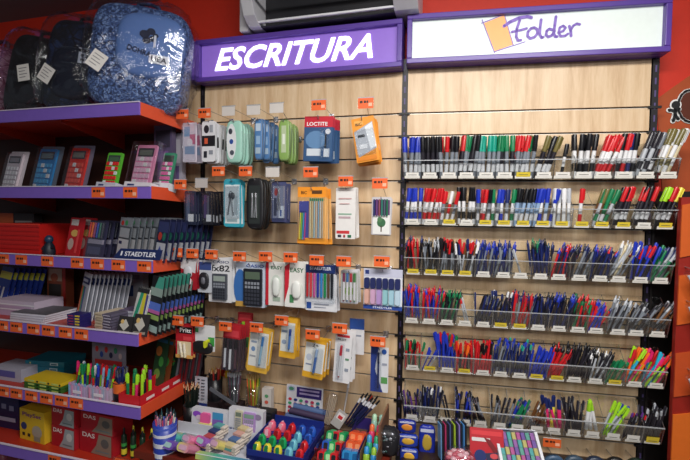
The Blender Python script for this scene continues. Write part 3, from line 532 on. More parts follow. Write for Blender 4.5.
# row D
peg((178, 320), ORG, 'glue stick cards', 'glue_pack', 'glue pack', 'red and cream glue stick card with black name patch', (176, 324, 193, 359), 2, 'b8202c', [('r', .2, .06, .95, .26, '16161a'), ('t', .57, .16, .66, .13, 'Pritt', 'f0f0f0'), ('r', .1, .5, .9, .9, 'd8c8a4'), ('r', 0, .9, 1, 1, 'd8a45a'), ('r', .45, .34, .95, .46, 'd8434a')], [('pen', .45, .95, .3, .5, .007, 'e4dccb', 'd8ccb0'), ('pen', .62, .95, .55, .52, .007, 'e4dccb', 'd8ccb0')], wf=.27)
peg((198, 321), ORG, 'black tape dispenser card', 'correction_tape_pack', 'correction tape pack', 'white card with black and lime tape dispenser', (193, 324, 215, 352), 1, 'e0e1e4', [('r', .08, .14, .26, .3, '3f9a5a'), ('r', .7, .45, .98, .8, '3f9a4a')], [('ell', .5, .84, .48, .26, .02, '1a1a1e', 'dispenser_body'), ('box', .66, .52, .78, .8, .03, 'c9cf2a', 'lime_trim')], wf=.25)
peg((226, 326), ORG, 'black and silver pen cards', 'pen_pack', 'pen pack', 'dark pack of black and silver markers with red top', (224, 324, 241, 372), 4, '4a3c44', [('r', 0, 0, 1, .3, 'b8242f'), ('r', .1, .12, .9, .26, 'd0404a')], [('pen', .2, .3, .2, .97, .0065, 'd5d7dc', '1c1c22'), ('pen', .5, .3, .5, 1., .0065, 'e2e3e6', '23232a'), ('pen', .8, .3, .8, .97, .0065, '5a4048', '1c1c22')], bl=(.03, .27, .97, .98, .015), roll=3, wf=.18)
pack('highlighter_pack', 'highlighter pack', 'green highlighter card behind the silver pens', (238, 312, 252, 348), 2, 'b02a34', [('r', .1, .05, .9, .2, 'd8404a'), ('r', .3, .7, .95, 1, '4a7a4a')], [('pen', .45, .25, .45, .85, .008, 'b8d83a', '7fae2a')], wf=.09)
peg((257, 327), ORG, 'yellow edged pen cards', 'pen_pack', 'pen pack', 'white and yellow-edged card with pale blue pen', (250, 330, 270, 374), 4, 'e0b040', [('r', .05, .04, .95, .86, 'dcdedb'), ('e', .25, .45, .1, .06, '6f8fb8'), ('r', .12, .25, .4, .3, '8a9ab0'), ('r', .1, .6, .4, .64, '9aa0a8')], [('pen', .72, .12, .62, .82, .006, '9ac4dc', '3f7fc0')], bl=(.5, .08, .93, .86, .012), roll=5, wf=.17)
peg((282, 320), ORG, 'yellow pen cards by the markers', 'pen_pack', 'pen pack', 'yellow and white card with short blue pen', (281, 318, 297, 359), 4, 'e3ac30', [('r', .06, .1, .9, .84, 'd9dcd8'), ('r', .12, .3, .45, .36, '7f90a8'), ('e', .28, .6, .14, .06, '8fa0b8')], [('pen', .66, .25, .62, .78, .006, '4f83c8', '24489a')], bl=(.45, .15, .93, .82, .012), roll=3, wf=.14)
peg((313, 334), ORG, 'yellow edged blue pen cards', 'pen_pack', 'pen pack', 'yellow card with blue pen and heart print', (306, 340, 326, 380), 5, 'e0a82c', [('r', .03, .06, .97, .84, 'dfe1de'), ('t', .5, .12, .3, .08, '2+', '2a2a30'), ('e', .25, .45, .14, .09, 'b9c2d0'), ('r', .12, .62, .42, .66, '7f8aa0')], [('pen', .62, .2, .56, .86, .0065, '3f6fb8', '9fb8d8')], bl=(.45, .16, .93, .88, .013), roll=6, wf=.18)
peg((340, 328), ORG, 'white and red pen cards', 'pen_pack', 'pen pack', 'tall white card with one red pen', (336, 332, 352, 384), 4, 'e3e3e6', [('r', .1, .04, .85, .09, 'c83040'), ('t', .4, .14, .5, .035, 'PILOT', '4a4a55'), ('r', .66, .3, .88, .36, '8f98a8'), ('r', .66, .5, .88, .54, '5a8a6a'), ('r', .66, .7, .88, .76, '8f98a8')], [('pen', .42, .25, .34, .9, .0055, 'd8dade', 'c82a3c')], bl=(.2, .2, .6, .93, .012), roll=3, wf=.18)
pack('pen_pack', 'pen pack', 'blue-topped pen card behind the red pen card', (350, 318, 364, 355), 1, 'dcdde2', [('r', 0, 0, 1, .3, '2a4f9a'), ('r', .2, .45, .8, .5, '8f98a8')], wf=.07)
peg((378, 341), ORG, 'single blue pen card', 'pen_pack', 'pen pack', 'narrow white and blue card with one dark pen', (371, 346, 388, 393), 1, 'dcdee4', [('p', ((0, .0), (.45, 0), (.25, .5), (.7, 1), (0, 1)), '2a3f8a'), ('e', .75, .1, .14, .06, '2b58a8'), ('r', .6, .66, .95, .8, '5a9a58'), ('r', .65, .35, .92, .4, '9aa0b0')], [('pen', .45, .12, .45, .92, .0045, '2b3566', '1b2348')], bl=(.3, .1, .62, .95, .01), wf=.15)
# loose tags clipped in the slats
for i, (x, y, lb) in enumerate(((222, 373, 'lower orange price tag clipped to the slatwall under the silver pens'), (253, 378, 'lower orange price tag clipped to the slatwall above the pencil cups'))):
    u, z = M.at(x, y, .01); g = MB(); tag_mesh(g, .066, .036, 0, 'd9602a'); g.box(-.033, .033, 0, .006, .016, .019, C('c9c4c0')); o = g.build('price_tag'); place(o, M, u, .008, z); props(o, lb, 'price tag')
u, z = R.at(552, 443, .14); g = MB(); tag_mesh(g, .068, .036, 0, 'd9602a'); g.box(-.033, .033, 0, .004, .016, .019, C('c9c4c0')).tube([(0, 0, .017), (0, .13, .03)], .0018, CHR); o = g.build('price_tag'); place(o, R, u, .14, z); props(o, 'orange price tag on a wire under the bottom pen tray', 'price tag')
# ================================================================ LEFT SHELVES
SH = [(2.0, .425), (1.655, .362), (1.33, .352), (1.03, .44), (.712, .43), (.43, .43)]
SHN = ['top', 'second', 'third', 'fourth', 'fifth', 'lowest']
RT_ = [[], [98, 130], [3, 21, 47, 77, 97, 118, 144], [2, 16, 33, 48, 65, 81], [3, 16, 31, 46, 61, 76], [54]]
UR = -1.042
for i, (zt, dp) in enumerate(SH):
    t = thing('store_shelf', f'orange metal shelf with purple price rail, {SHN[i]} of the six at the left', 'shelf', M, 0, 0, 0)
    b = MB().box(*cube(-2.48, UR-.004, 0, dp, zt-.04, zt-.014), C('b0301c', .4)); b.build('board', t)
    MB().box(*cube(-2.48, UR-.001, dp+.001, dp+.008, zt-.052, zt), C('7c5fbe', .35)).build('price_rail', t, label='purple price rail')
    MB().box(*cube(-2.48, UR-.001, dp+.001, dp+.011, zt, zt+.004), C('d8cfe0', .3)).build('rail_lip', t, label='pale lip along the rail')
    s = MB(); s.prism([(0, 0), (0, .001), (0, .001)], 0, 0, C(ORG)) if 0 else None
    n = [(0, zt-.066), (0, zt-.004), (dp, zt+.002), (dp, zt-.052)]
    s.add([(UR-.004, -a, b_) for a, b_ in n]+[(UR, -a, b_) for a, b_ in n], [(0, 1, 2, 3), (7, 6, 5, 4), (0, 4, 5, 1), (1, 5, 6, 2), (2, 6, 7, 3), (3, 7, 4, 0)], C('e0522e', .4)); s.build('side_bracket', t, label='bright orange side bracket')
    if i < 3:
        for uu in (-1.52, -2.0):
            r = MB(); r.add([(uu+dx, -a, b_) for dx in (0, .006) for a, b_ in ((0, zt-.12), (0, zt-.04), (dp-.05, zt-.04), (dp-.05, zt-.052))], [(0, 1, 2, 3), (7, 6, 5, 4), (0, 3, 7, 4)], C('b8341c', .4)); r.build('arm_bracket', t)
    for x in RT_[i]:
        yv = {1: 189, 2: 256, 3: 325, 4: 392, 5: 440}[i]; u, z = M.at(x, yv, dp+.01); g = MB(); tag_mesh(g, .074, .046, -dp-.0095, ORG, u, zt-.026); g.build('price_tag', t, label='orange price tag')
def bx(name, cat, label, bb, wf, dep, col, prints, zs, rz=0, group=None, rx=0, items=(), lift=0):
    x0, y0, x1, y1 = bb; ua, za = M.at(x0, y0, wf); ub, _ = M.at(x1, y1, wf); W = ub-ua; H = max(za-zs-lift, .006)
    t = thing(name, label, cat, M, (ua+ub)/2, wf, zs+lift, rx, 0, rz, group)
    MB().cbox(-W/2, W/2, .0, dep, 0, H, C(col, .4), .0015).build('box_body', t)
    if prints:
        a = MB(); P2 = []; art(a, W, H, 0, prints); a.v = [(x, y-.0006, z+H) for x, y, z in a.v]; a.build('printed_front', t)
    if items:
        k0 = set(c.name for c in t.children); items_build(t, W, H, 0, items)
        for c in t.children:
            if c.name not in k0: c.location = (0, 0, H)
    return t
Z = [z-.0135 for z, _ in SH]
# --- top shelf: bags in clear film
def backpack(label, cu_, w_, W, D, H, mats, rz, ry, pocket, tagpos, name='backpack', txt=None):
    t = thing(name, label, 'backpack', M, cu_, w_, Z[0]+.002, 0, ry, rz)
    a, b_, c_ = mats
    b = MB(); b.ell((0, 0, H/2), W/2, D/2, H/2, a, 28, 16, .42)
    o = b.build('body', t)
    p = MB(); px_, pz, pw, ph = pocket; p.ell((px_, -D/2+.01, pz), pw, .035, ph, b_, 24, 12, .62); p.build('front_pocket', t)
    z = MB(); z.tube([(W/2*.93*math.copysign(abs(math.cos(q))**.55, math.cos(q)), -D*.33, H/2+H/2*.96*math.copysign(abs(math.sin(q))**.55, math.sin(q))) for q in [(-.25+i/18*1.5)*math.pi for i in range(19)]], .004, c_, 6)
    z.build('zip', t)
    h = MB(); h.tube([(-.05, 0, H-.01), (-.045, 0, H+.025), (0, 0, H+.035), (.045, 0, H+.025), (.05, 0, H-.01)], .008, c_, 8); h.build('carry_handle', t)
    for sx in (-1, 1):
        h = MB(); h.tube([(sx*W*.3, D*.42, H*.9), (sx*W*.38, D*.62, H*.6), (sx*W*.36, D*.52, H*.15)], .014, a, 8); h.build('shoulder_strap', t)
    if txt: g = MB(); txt(g, D); g.build('emblem', t, label='printed emblem')
    f = MB(); rs = random.getstate(); random.seed(3)
    f.ell((0, 0, H/2+.012), W/2+.022, D/2+.045, H/2+.016, FILM, 40, 22, .5, .035)
    f.add([(-W/2-.01, -D/2-.03, .03), (-W/2-.055, -D/2-.055, -.0), (-W/2+.04, -D/2-.06, .0), (-W/2+.05, -D/2-.05, .06)], [(0, 1, 2, 3)], FILM); random.setstate(rs)
    f.build('clear_film', t, label='crinkled clear plastic bag')
    tx, tz, r = tagpos; X = Matrix.Translation((tx, -D/2-.052, tz)) @ Matrix.Rotation(r, 4, 'Y')
    g = MB(); g.box(-.032, .032, 0, .001, -.038, .038, C('dfdcd8'), X)
    for k in range(4): g.box(-.022, .02-.01*(k % 2), -.001, 0, .02-.014*k, .023-.014*k, C('77757a'), X)
    g.build('paper_label', t, label='white paper label'); return t
D1 = denim_mat('printed_denim', '1f2c4d', '3f5c96', '88a3d0', 42); D2 = C('5f80bd', .7); D3 = C('34497a', .5)
def em1(g, D):
    y = -D/2-.028; k = C('1c2440')
    for i, (x, z, r) in enumerate(((.015, .31, .022), (.04, .325, .018), (.05, .295, .016), (.025, .285, .018), (.06, .31, .012))): g.disc(x+.02, z+.02, r, r*.8, y, y+.004, k, 9)
    g.box(.075, .084, y-.001, y+.004, .28, .33, C('d8dce6')); g.text('DOHRA', .02, .255, .10, .024, y-.001, k, rot=-.2); g.cbox(.062, .145, y-.0005, y+.006, .212, .248, C('dfe2ea'), .003, Matrix.Rotation(0, 4, 'Y')); g.text('UEA', .104, .230, .066, .022, y-.002, k, rot=-.1)
backpack('large blue patterned backpack in clear film with an oval pocket', -1.195, .27, .42, .19, .475, (D1, D2, D3), R_(24), R_(6), (.055, .29, .145, .14), (-.135, .18, R_(28)), txt=em1)
N1 = denim_mat('navy_cloth', '090c16', '111a30', '22335a', 12); N2 = C('10182c', .7); N3 = C('1e2636', .5)
def em2(g, D): g.text('B', .10, .27, .045, .05, -D/2-.03, C('b9c0d0')); g.box(.075, .13, -D/2-.03, -D/2-.026, .31, .314, C('8f98b0'))
backpack('navy backpack in clear film with a white paper label, left of the blue one', -1.575, .25, .28, .20, .455, (N1, N2, N3), R_(8), R_(10), (.03, .20, .11, .12), (-.05, .17, R_(24)), txt=em2)
K1 = denim_mat('black_cloth', '08080c', '101218', '23262f', 12)
backpack('black backpack in clear film at the left end of the top shelf', -1.86, .24, .25, .19, .42, (K1, C('14151c', .7), C('23252e', .5)), R_(6), R_(14), (.03, .18, .09, .10), (.05, .22, R_(-20)))
backpack('pink patterned backpack, only its edge showing at the left', -2.12, .22, .24, .18, .40, (denim_mat('pink_cloth', '8a3a5a', 'b06a86', 'd8a8b8', 20), C('b87a92', .7), C('7a4458', .5)), R_(-10), R_(8), (.0, .18, .09, .10), (.02, .2, 0))
# --- second shelf: calculators
def calc(label, bb, wf, body, keys, scr, sheet=None, base=None, zs=Z[1], lean=12, clearbox=False, small=None):
    x0, y0, x1, y1 = bb; ua, za = M.at(x0, y0, wf); ub, _ = M.at(x1, y1, wf); W, H = ub-ua, za-zs
    t = thing('calculator', label, 'calculator', M, (ua+ub)/2, wf, zs, R_(-lean), R_(3), R_(-6))
    bz = .02 if base else 0
    MB().cbox(-W*.42, W*.42, -.012, 0, bz+.004, H, C(body, .35), .006).build('body', t)
    MB().cbox(-W*.34, W*.34, -.0135, -.012, H*.74, H*.93, C('3a3c44', .3), .002).box(-W*.28, W*.28, -.0142, -.0135, H*.77, H*.89, C(scr, .2)).build('screen', t)
    k = MB()
    for a in range(4):
        for b_ in range(5): k.cbox(-W*.35+a*W*.18, -W*.35+a*W*.18+W*.14, -.017, -.012, bz+H*.05+b_*H*.125, bz+H*.05+b_*H*.125+H*.09, C(keys if (a+b_) % 5 else 'd8d8dc', .4), .002)
    k.build('keys', t)
    if sheet: MB().cbox(-W*.5, W*.62, .001, .002, 0, H*1.08, C(sheet, .4), .006).box(-W*.5, W*.62, .0005, .001, 0, H*.08, C('d8d4d2')).build('backing_card', t); MB().box(-W*.48, W*.56, -.022, -.0213, .01, H*1.02, BLI).build('blister', t, label='clear blister')
    if base:
        MB().box(-W*.55, W*.6, -.03, .02, 0, .034, C(base, .4)).box(-W*.4, -W*.1, -.0306, -.030, .008, .024, C('22356e')).build('display_base', t)
        if clearbox: MB().box(-W*.54, W*.59, -.030, .02, .034, H*1.06, CLR).build('clear_cover', t)
    return t
calc('white calculator at the left end of the calculator shelf', (0, 153, 19, 184), .27, 'd0c4cc', 'e0dde2', '8f8f98', 'cfc8d0')
calc('blue calculator in a blister card', (30, 148, 53, 184), .27, '2a78b4', '4a9ccf', '6a7a80', '5a606c')
calc('red calculator in a blister card', (62, 147, 84, 184), .27, 'cc2f26', 'd8564a', '7a7a74', '6a6a80')
calc('small green calculator with red keys', (100, 152, 119, 184), .27, '5cb83a', 'd83030', '4a6a50', None, 'c6c9d6')
calc('pink calculator with a cream top in a clear box', (128, 144, 153, 184), .27, 'd98ab0', 'd4b0c8', '6a6f6a', None, 'dedce4', clearbox=True)
calc('small pink and green calculator right of the clear box', (157, 152, 172, 186), .22, '3f8f70', 'd06aa0', '3a4a40', None, 'dcdce4')
t = bx('calculator_box', 'box', 'grey and lilac calculator box standing at the shelf corner', (154, 124, 172, 150), .17, .03, '5a5070', [('r', .1, .1, .9, .35, '3a3648'), ('r', .2, .4, .8, .95, '7a5a9a')], Z[1])
bx('calculator_box', 'box', 'pale calculator box at the back of the shelf corner', (168, 134, 182, 150), .12, .03, 'a8a4b4', [('r', .1, .1, .9, .5, 'c4c0cc'), ('r', .2, .55, .8, .9, '6a5a8a')], Z[1])
# --- third shelf
g = MB(); ua, za = M.at(-6, 223, .26); ub, _ = M.at(42, 247, .26); H = za-Z[2]
t = thing('plastic_basket', 'red ribbed plastic basket at the left end of the third shelf', 'basket', M, (ua+ub)/2, .27, Z[2]); W = ub-ua; h = MB(); rd = C('c01f1c', .4)
for a in ((-W/2, W/2, -.003, 0), (-W/2, W/2, .18, .183), (-W/2, -W/2+.003, 0, .18), (W/2-.003, W/2, 0, .18)): h.box(a[0], a[1], a[2], a[3], 0, H, rd)
h.box(-W/2, W/2, 0, .18, 0, .003, rd)
for k in range(7): h.box(-W/2-.002, W/2+.002, -.007, -.003, .008+k*H/7, .008+k*H/7+H/14, rd)
h.build('basket_body', t); MB().box(-W/2-.004, W/2+.004, -.010, -.003, H-.006, H+.002, C('d83a2a', .35)).build('rim', t)
bx('pen_box', 'box', 'orange and black boxes stacked behind the red basket', (0, 213, 34, 223), .07, .05, '3a3436', [('r', 0, 0, .4, 1, 'd86a34'), ('r', .45, .2, .95, .45, 'a8a4a0'), ('r', .45, .6, .95, .8, '8a8680')], Z[2])
t = thing('toy_figure', 'small dark toy figure between the red basket and the red packs', 'figure', M, M.at(49, 240, .25)[0], .25, Z[2])
MB().lathe([(.026, 0), (.03, .02), (.024, .05), (.014, .066)], C('14202e', .5), 12).build('body', t); MB().ell((0, 0, .082), .02, .02, .022, C('1a3a56', .4)).build('head', t); MB().tube([(-.02, 0, .055), (-.034, -.01, .03)], .007, C('14202e')).build('arm', t); MB().tube([(.02, 0, .055), (.034, -.012, .04)], .007, C('14202e')).build('arm', t)
def wallets(n, bb, wf, lab, col, prints, items, zs, du, dw, rz=-10, lean=10, name='pen_wallet', cat='pen wallet', grp=None, bl=None):
    x0, y0, x1, y1 = bb; ua, za = M.at(x0, y0, wf); ub, _ = M.at(x1, y1, wf); W, H = ub-ua, za-zs
    t = thing(name, lab+', front of its row', cat, M, (ua+ub)/2, wf, zs, R_(-lean), R_(2), R_(rz), grp or lab)
    MB().cbox(-W/2, W/2, 0, .004, 0, H, C(col, .4), .004).build('card', t); y = 0
    if prints: a = MB(); y = art(a, W, H, 0, prints); a.v = [(p[0], p[1]-.0005, p[2]+H) for p in a.v]; a.build('printed_front', t)
    k0 = set(c.name for c in t.children); items_build(t, W, H, y-.001, items)
    for c in t.children:
        if c.name not in k0: c.location = (0, 0, H)
    if bl: MB().cbox(-W*.48, W*.48, -.012, -.0114, H*.03, H*.97, BLI, .004).build('blister', t, label='clear blister')
    for i in range(1, n):
        c = dup(t, lab+', behind the front one'); place(c, M, (ua+ub)/2+du*i, wf+dw*i, zs, R_(-lean), R_(2), R_(rz+random.uniform(-2, 2)))
    return t
wallets(2, (62, 217, 80, 248), .25, 'red pack of crayons with white figures', 'b81f28', [('r', .1, .05, .6, .2, 'd5d2cf'), ('e', .45, .4, .25, .09, 'd8b060'), ('e', .3, .68, .2, .15, 'c0a8a0'), ('r', .65, .3, .8, .9, 'd8464a')], [], Z[2], .02, -.05, name='crayon_pack', cat='crayon pack')
wallets(3, (82, 220, 104, 248), .26, 'dark wallet of coloured markers by the crayon packs', '3a3a55', [('r', .05, .5, .95, .62, 'a8a4b8'), ('r', .1, .7, .8, .9, '55587a')], [('pen', .14+.14*i, .06, .14+.14*i, .48, .006, c, c) for i, c in enumerate(('c83a30', 'd86a30', '8a3a6a', '2a4a9a', '3a6a5a', '3a3a4a'))], Z[2], .012, -.03, bl=1)
SW = [('r', 0, .0, 1, .2, '8a929c'), ('e', .22, .13, .12, .06, 'c83a34'), ('e', .55, .12, .12, .06, '3a9a5a'), ('r', .08, .5, .92, .9, 'd0d1d6'), ('r', .15, .55, .4, .62, '24305c'), ('r', .12, .24, .9, .46, 'aab0b8')]
wallets(9, (109, 217, 132, 249), .30, 'grey fineliner wallet in the row behind the slanted sign', '5a6068', SW, [], Z[2], .0165, -.022, rz=-25, lean=8)
wallets(9, (149, 219, 168, 251), .28, 'navy fineliner wallet in the row at the shelf end', '24294a', [('r', .05, .05, .95, .3, '3a4272'), ('e', .3, .4, .18, .1, 'c8443a'), ('e', .68, .4, .14, .1, '2f7a6a'), ('r', .1, .55, .92, .95, 'ccd0da'), ('p', ((.15, .85), (.45, .62), (.75, .85)), '3f5ab0')], [], Z[2], .0125, -.024, rz=-25, lean=8)
o = MB(); ua, za = M.at(116, 241, .335); ub, zb = M.at(163, 251, .335); W, H = ub-ua, .046
o.prism([(-W/2+.006, 0), (W/2-.012, 0), (W/2, H), (-W/2+.03, H), (-W/2-.01, .002)], 0, .004, C('1c2a5a', .4)); o.text('STAEDTLER', .012, H/2, W*.66, .021, -.001, C('e6e8f0'), slant=.25); o.prism([(-W/2+.03, .014), (-W/2+.038, .014), (-W/2+.044, .034), (-W/2+.036, .034)], -.001, 0, C('e6e8f0'))
o = o.build('brand_sign'); place(o, M, (ua+ub)/2, .343, Z[2]+.016, R_(-4)); props(o, 'slanted navy sign with white capitals on the third shelf', 'sign')
# --- fourth shelf
wallets(7, (-12, 266, 6, 298), .20, 'blue pen wallet with yellow band at the left end', '20399a', [('r', 0, .12, 1, .3, 'cdd04a'), ('r', 0, .3, 1, .5, '24409a'), ('r', .1, .5, .3, .95, 'dfe2ea'), ('r', .55, .5, .7, .95, 'dfe2ea')], [], Z[3], .031, -.006, rz=-14, lean=14)
for k, (bb, c, lb) in enumerate((((-6, 299, 34, 303), 'c4b4c8', 'lilac notepad at the left end of the fourth shelf, upper one'), ((-6, 304, 31, 308), 'b49ab8', 'mauve notepad at the left end of the fourth shelf, lower one'))):
    bx('notepad', 'notepad', lb, bb, .30-.0*k, .16, c, [], Z[3], lift=.026*(1-k)) if 0 else bx('notepad', 'notepad', lb, bb, .33, .16, c, [('r', 0, .3, 1, .4, 'e0dce2')], Z[3]+(.022 if k == 0 else 0), 0)
for k in range(4):
    t = thing('notebook', ('grey notebook with dark cover, topmost of its stack' if k == 3 else 'white-edged notebook in the stack under the dark cover'), 'notebook', M, M.at(35, 305, .36)[0]+.004*k, .405-.002*k, Z[3]+.0105*k, 0, 0, R_(-4+2*k), 'notebooks in the stack on the fourth shelf')
    MB().box(-.11, .10, 0, .17, .0008, .0092, C('cfcdd6', .5)).build('pages', t); MB().box(-.112, .102, -.001, .171, .0092, .0100, C('55555c' if k == 3 else 'b5b0c0', .5)).box(-.112, .102, -.001, .171, 0, .0008, C('b5b0c0')).build('cover', t)
bx('pencil_box', 'box', 'black and brown pencil box at the back of the fourth shelf', (35, 268, 47, 300), .10, .05, '2c2a30', [('r', .1, .1, .9, .4, '4a5058'), ('r', .2, .5, .8, .9, '5a4a3a')], Z[3])
bx('pencil_box', 'box', 'brown and cream picture pencil box on the fourth shelf', (47, 264, 66, 302), .12, .05, '8a4a34', [('r', .08, .1, .8, .38, 'b8a08a'), ('e', .4, .3, .2, .1, 'a85a3a'), ('r', .1, .45, .75, .95, '34302c'), ('r', .84, 0, 1, 1, 'a83028')], Z[3])
wallets(10, (70, 272, 88, 306), .28, 'white fibre pen wallet with navy top band', 'c9ccd6', [('r', .05, .1, .95, .24, '1f2f6a'), ('r', .1, .14, .7, .2, 'c9cde0'), ('r', .05, .3, .25, .85, 'd86a34'), ('r', .28, .3, .42, .85, '2f9a6a'), ('r', .46, .3, .58, .85, '24409a'), ('r', .62, .3, .9, .85, 'b0b4c0')], [], Z[3], .0205, -.006, rz=-28, lean=10, name='felt_pen_wallet')
for k in range(5):
    bx('eraser_box', 'box', 'small navy and yellow box in the pile at the shelf front', (67, 300, 80, 310), .415, .06, '2a2668', [('r', .6, .2, .95, .8, 'd0b83a'), ('r', .1, .3, .5, .7, 'a03a5a')], Z[3]+.0125*k, R_(random.uniform(-4, 4)), 'navy and yellow boxes').scale = (1, 1, .0118/max(.006, M.at(67, 300, .415)[1]-Z[3]-.0125*k))
for k in range(6):
    t = thing('card_pack', 'cream and grey card pack in the pile beside the navy boxes', 'card pack', M, M.at(105, 315, .40)[0]+random.uniform(-.003, .003), .41, Z[3]+.0128*k, 0, 0, R_(-8+random.uniform(-3, 3)), 'cream and grey card packs in one pile')
    MB().cbox(-.055, -.005, 0, .12, 0, .0115, C('cbbca4', .5), .002).cbox(-.005, .052, 0, .12, 0, .0115, C('5a5468', .5), .002).build('pack_body', t); MB().box(-.05, -.01, -.0006, 0, .003, .006, C('8a7a60')).box(.0, .045, -.0006, 0, .004, .008, C('b9b4c4')).build('printed_edge', t)
for k in range(5):
    t = thing('notepad', 'white notepad fanned in the pile behind the cream packs', 'notepad', M, M.at(128, 300, .30)[0]+.003*k, .33, Z[3]+.001+.016*k, R_(0), R_(-3), R_(-8), 'white notepads in one pile')
    MB().cbox(-.06, .05, 0, .1, 0, .012, C('c4c6d2', .5), .002).build('pages', t)
    MB().box(-.061, .051, -.001, .101, .012, .0128, C('6a5a7a' if k == 4 else 'a8a8b8', .5)).build('cover', t)
bx('felt_pen_box', 'box', 'white and blue pen box at the back of the fourth shelf', (127, 270, 143, 300), .10, .04, 'b9c0cc', [('r', .1, .35, .4, .6, '2a4a8a'), ('r', .1, .1, .8, .2, '8a94a4')], Z[3])
wallets(12, (141, 276, 160, 326), .39, 'teal and black pencil wallet in the long row at shelf end', '1d2226', [('p', ((0, .0), (.55, 0), (.3, .22), (0, .22)), '14161a'), ('p', ((.55, 0), (1, 0), (1, .2), (.3, .2)), '4aa894'), ('r', 0, .2, 1, .34, '9ab0a8'), ('r', 0, .45, 1, .58, '5a7ad8'), ('r', 0, .58, 1, .64, 'c86ab0'), ('r', 0, .66, 1, .74, '9fc06a'), ('r', 0, .84, 1, .95, 'a8c4c0')], [], Z[3], .0022, -.026, rz=-22, lean=8, name='pencil_wallet')
wallets(3, (126, 288, 142, 328), .395, 'wallet of fanned bright pencils at the shelf corner', 'c9cac8', [('p', ((.3, .1), (.55, .1), (.3, .95), (.0, .95)), '2a9a7a'), ('p', ((.55, .1), (.8, .1), (.9, .95), (.55, .95)), 'd8cc3a'), ('p', ((.8, .1), (1, .15), (1, .7), (.9, .7)), '4a4a8a'), ('r', 0, 0, 1, .1, '2a2a2e')], [], Z[3], -.003, -.012, rz=-16, lean=14, name='pencil_wallet')
for k in range(2): bx('sticker_pack', 'sticker pack', ('black and white picture pack at the shelf edge, left one', 'black and white picture pack leaning at the shelf edge, right one')[k], ((116, 316, 130, 329), (131, 314, 146, 331))[k], .428, .006, '2c2a2c', [('p', ((.1, .5), (.5, .15), (.8, .5), (.5, .8)), 'b8b4ac'), ('r', .1, .8, .9, .92, '8a8478'), ('e', .3, .3, .12, .12, 'c9a86a')], Z[3], rx=R_(-16))
# --- fifth shelf
for k in range(3):
    t = thing('flat_box', ('teal flat box, topmost of its stack', 'teal flat box, middle of its stack', 'teal flat box, lowest of its stack')[2-k], 'box', M, M.at(47, 355, .25)[0]+.004*k, .27, Z[4]+.001+.0275*k, 0, 0, R_(8), 'teal flat boxes')
    MB().cbox(-.11, .11, 0, .15, 0, .026, C('1b7288', .4), .002).build('box_body', t); MB().box(.03, .075, -.0008, 0, .006, .02, C('b8cfd8')).box(.036, .068, -.0014, -.0008, .009, .015, C('3a6a80')).box(-.085, -.078, -.0008, 0, .01, .018, C('d8d080')).build('printed_front', t)
for k in range(3):
    t = thing('pencil_box', ('green pencil box with a yellow lid, topmost at the shelf front' if k == 2 else 'green and yellow pencil box in clear wrap at the shelf front'), 'box', M, M.at(47, 378, .38)[0], .405, Z[4]+.001+.0165*k, 0, 0, R_(-2), 'green pencil boxes')
    MB().cbox(-.115, .115, 0, .11, 0, .0155, C('3a6a2c' if k < 2 else 'd8b828', .4), .002).build('box_body', t); g = MB()
    for q_ in range(3): g.box(-.09+q_*.075, -.05+q_*.075, -.0008, 0, .004, .011, C('b8c86a')).disc(-.03+q_*.07, .008, .006, .005, -.0012, -.0008, C('20301c'), 8)
    g.build('printed_front', t)
bx('paper_pad', 'notepad', 'white and violet printed pad at the left end of the fifth shelf', (-8, 366, 21, 374), .36, .12, 'a8a8b8', [('r', .1, .2, .8, .7, '5a5a9a')], Z[4])
bx('paper_pad', 'notepad', 'green and white printed pad beside the teal boxes', (8, 366, 24, 374), .30, .10, '7a9a8a', [('r', .1, .2, .8, .7, '2a5a3a')], Z[4])
# loose-pen displays
def pens_in(x0, x1, wf, wb, zs, n, cols, kind, lab, grp, fr=M, h=1., lean=0., jit=.15):
    for i in range(n):
        u = fr.at(x0+(x1-x0)*(i+.5)/n, 380 if fr is M else 440, wf)[0]; c = cols[i % len(cols)]
        put_pen(kind, c[0], c[1], fr, (u, wb+(wf-wb)*(.25+.5*(i % 2)), zs), (lean+random.uniform(-jit, jit), random.uniform(-.1, .15), 1), lab.replace('#', COLN[c[0]][0]+' '+COLN[c[1]][0]+'-'), grp+' '+COLN[c[0]][0]+COLN[c[1]][0], h)
def pattern_box(label, x0, x1, cols):
    ua = M.at(x0, 390, .40)[0]; ub = M.at(x1, 392, .40)[0]; W = ub-ua; t = thing('pencil_display', label, 'pencil display box', M, (ua+ub)/2, .405, Z[4]+.001)
    b = MB(); c = C(cols[0]); H = .058; b.box(-W/2, W/2, -.002, 0, 0, H, c).box(-W/2, W/2, .05, .052, 0, H+.02, c).box(-W/2, -W/2+.002, 0, .05, 0, H, c).box(W/2-.002, W/2, 0, .05, 0, H, c).box(-W/2, W/2, 0, .05, 0, .002, c); b.build('box_body', t); g = MB(); n = 6
    for i in range(n): g.box(-W/2+i*W/n, -W/2+(i+.45)*W/n, -.003, -.002, 0, H, C(cols[1+i % (len(cols)-1)])); g.disc(-W/2+(i+.5)*W/n, H, W/n*.4, .007, -.0035, -.002, C(cols[1+(i+1) % (len(cols)-1)]), 10)
    g.box(-W*.25, W*.2, -.0045, -.0035, .016, .03, C('e2dfe6')); g.build('striped_front', t, label='pastel striped scalloped front'); return t
pattern_box('pastel striped display box with bright pens, left one', 70, 88, ('b0a0c0', '7fb0d8', 'd890b8', 'b8a8d0')); pattern_box('pastel striped display box with bright pens, right one', 90, 111, ('b8a8c0', 'd890b0', '9fb0c8', 'c0a8c8'))
pens_in(70, 88, .40, .36, Z[4]+.006, 9, ('RM', 'GL', 'LW', 'CG', 'BH', 'LG'), gl, '#capped pen standing in the left pastel display box', 'pens in the left pastel box', h=1.0, lean=.12)
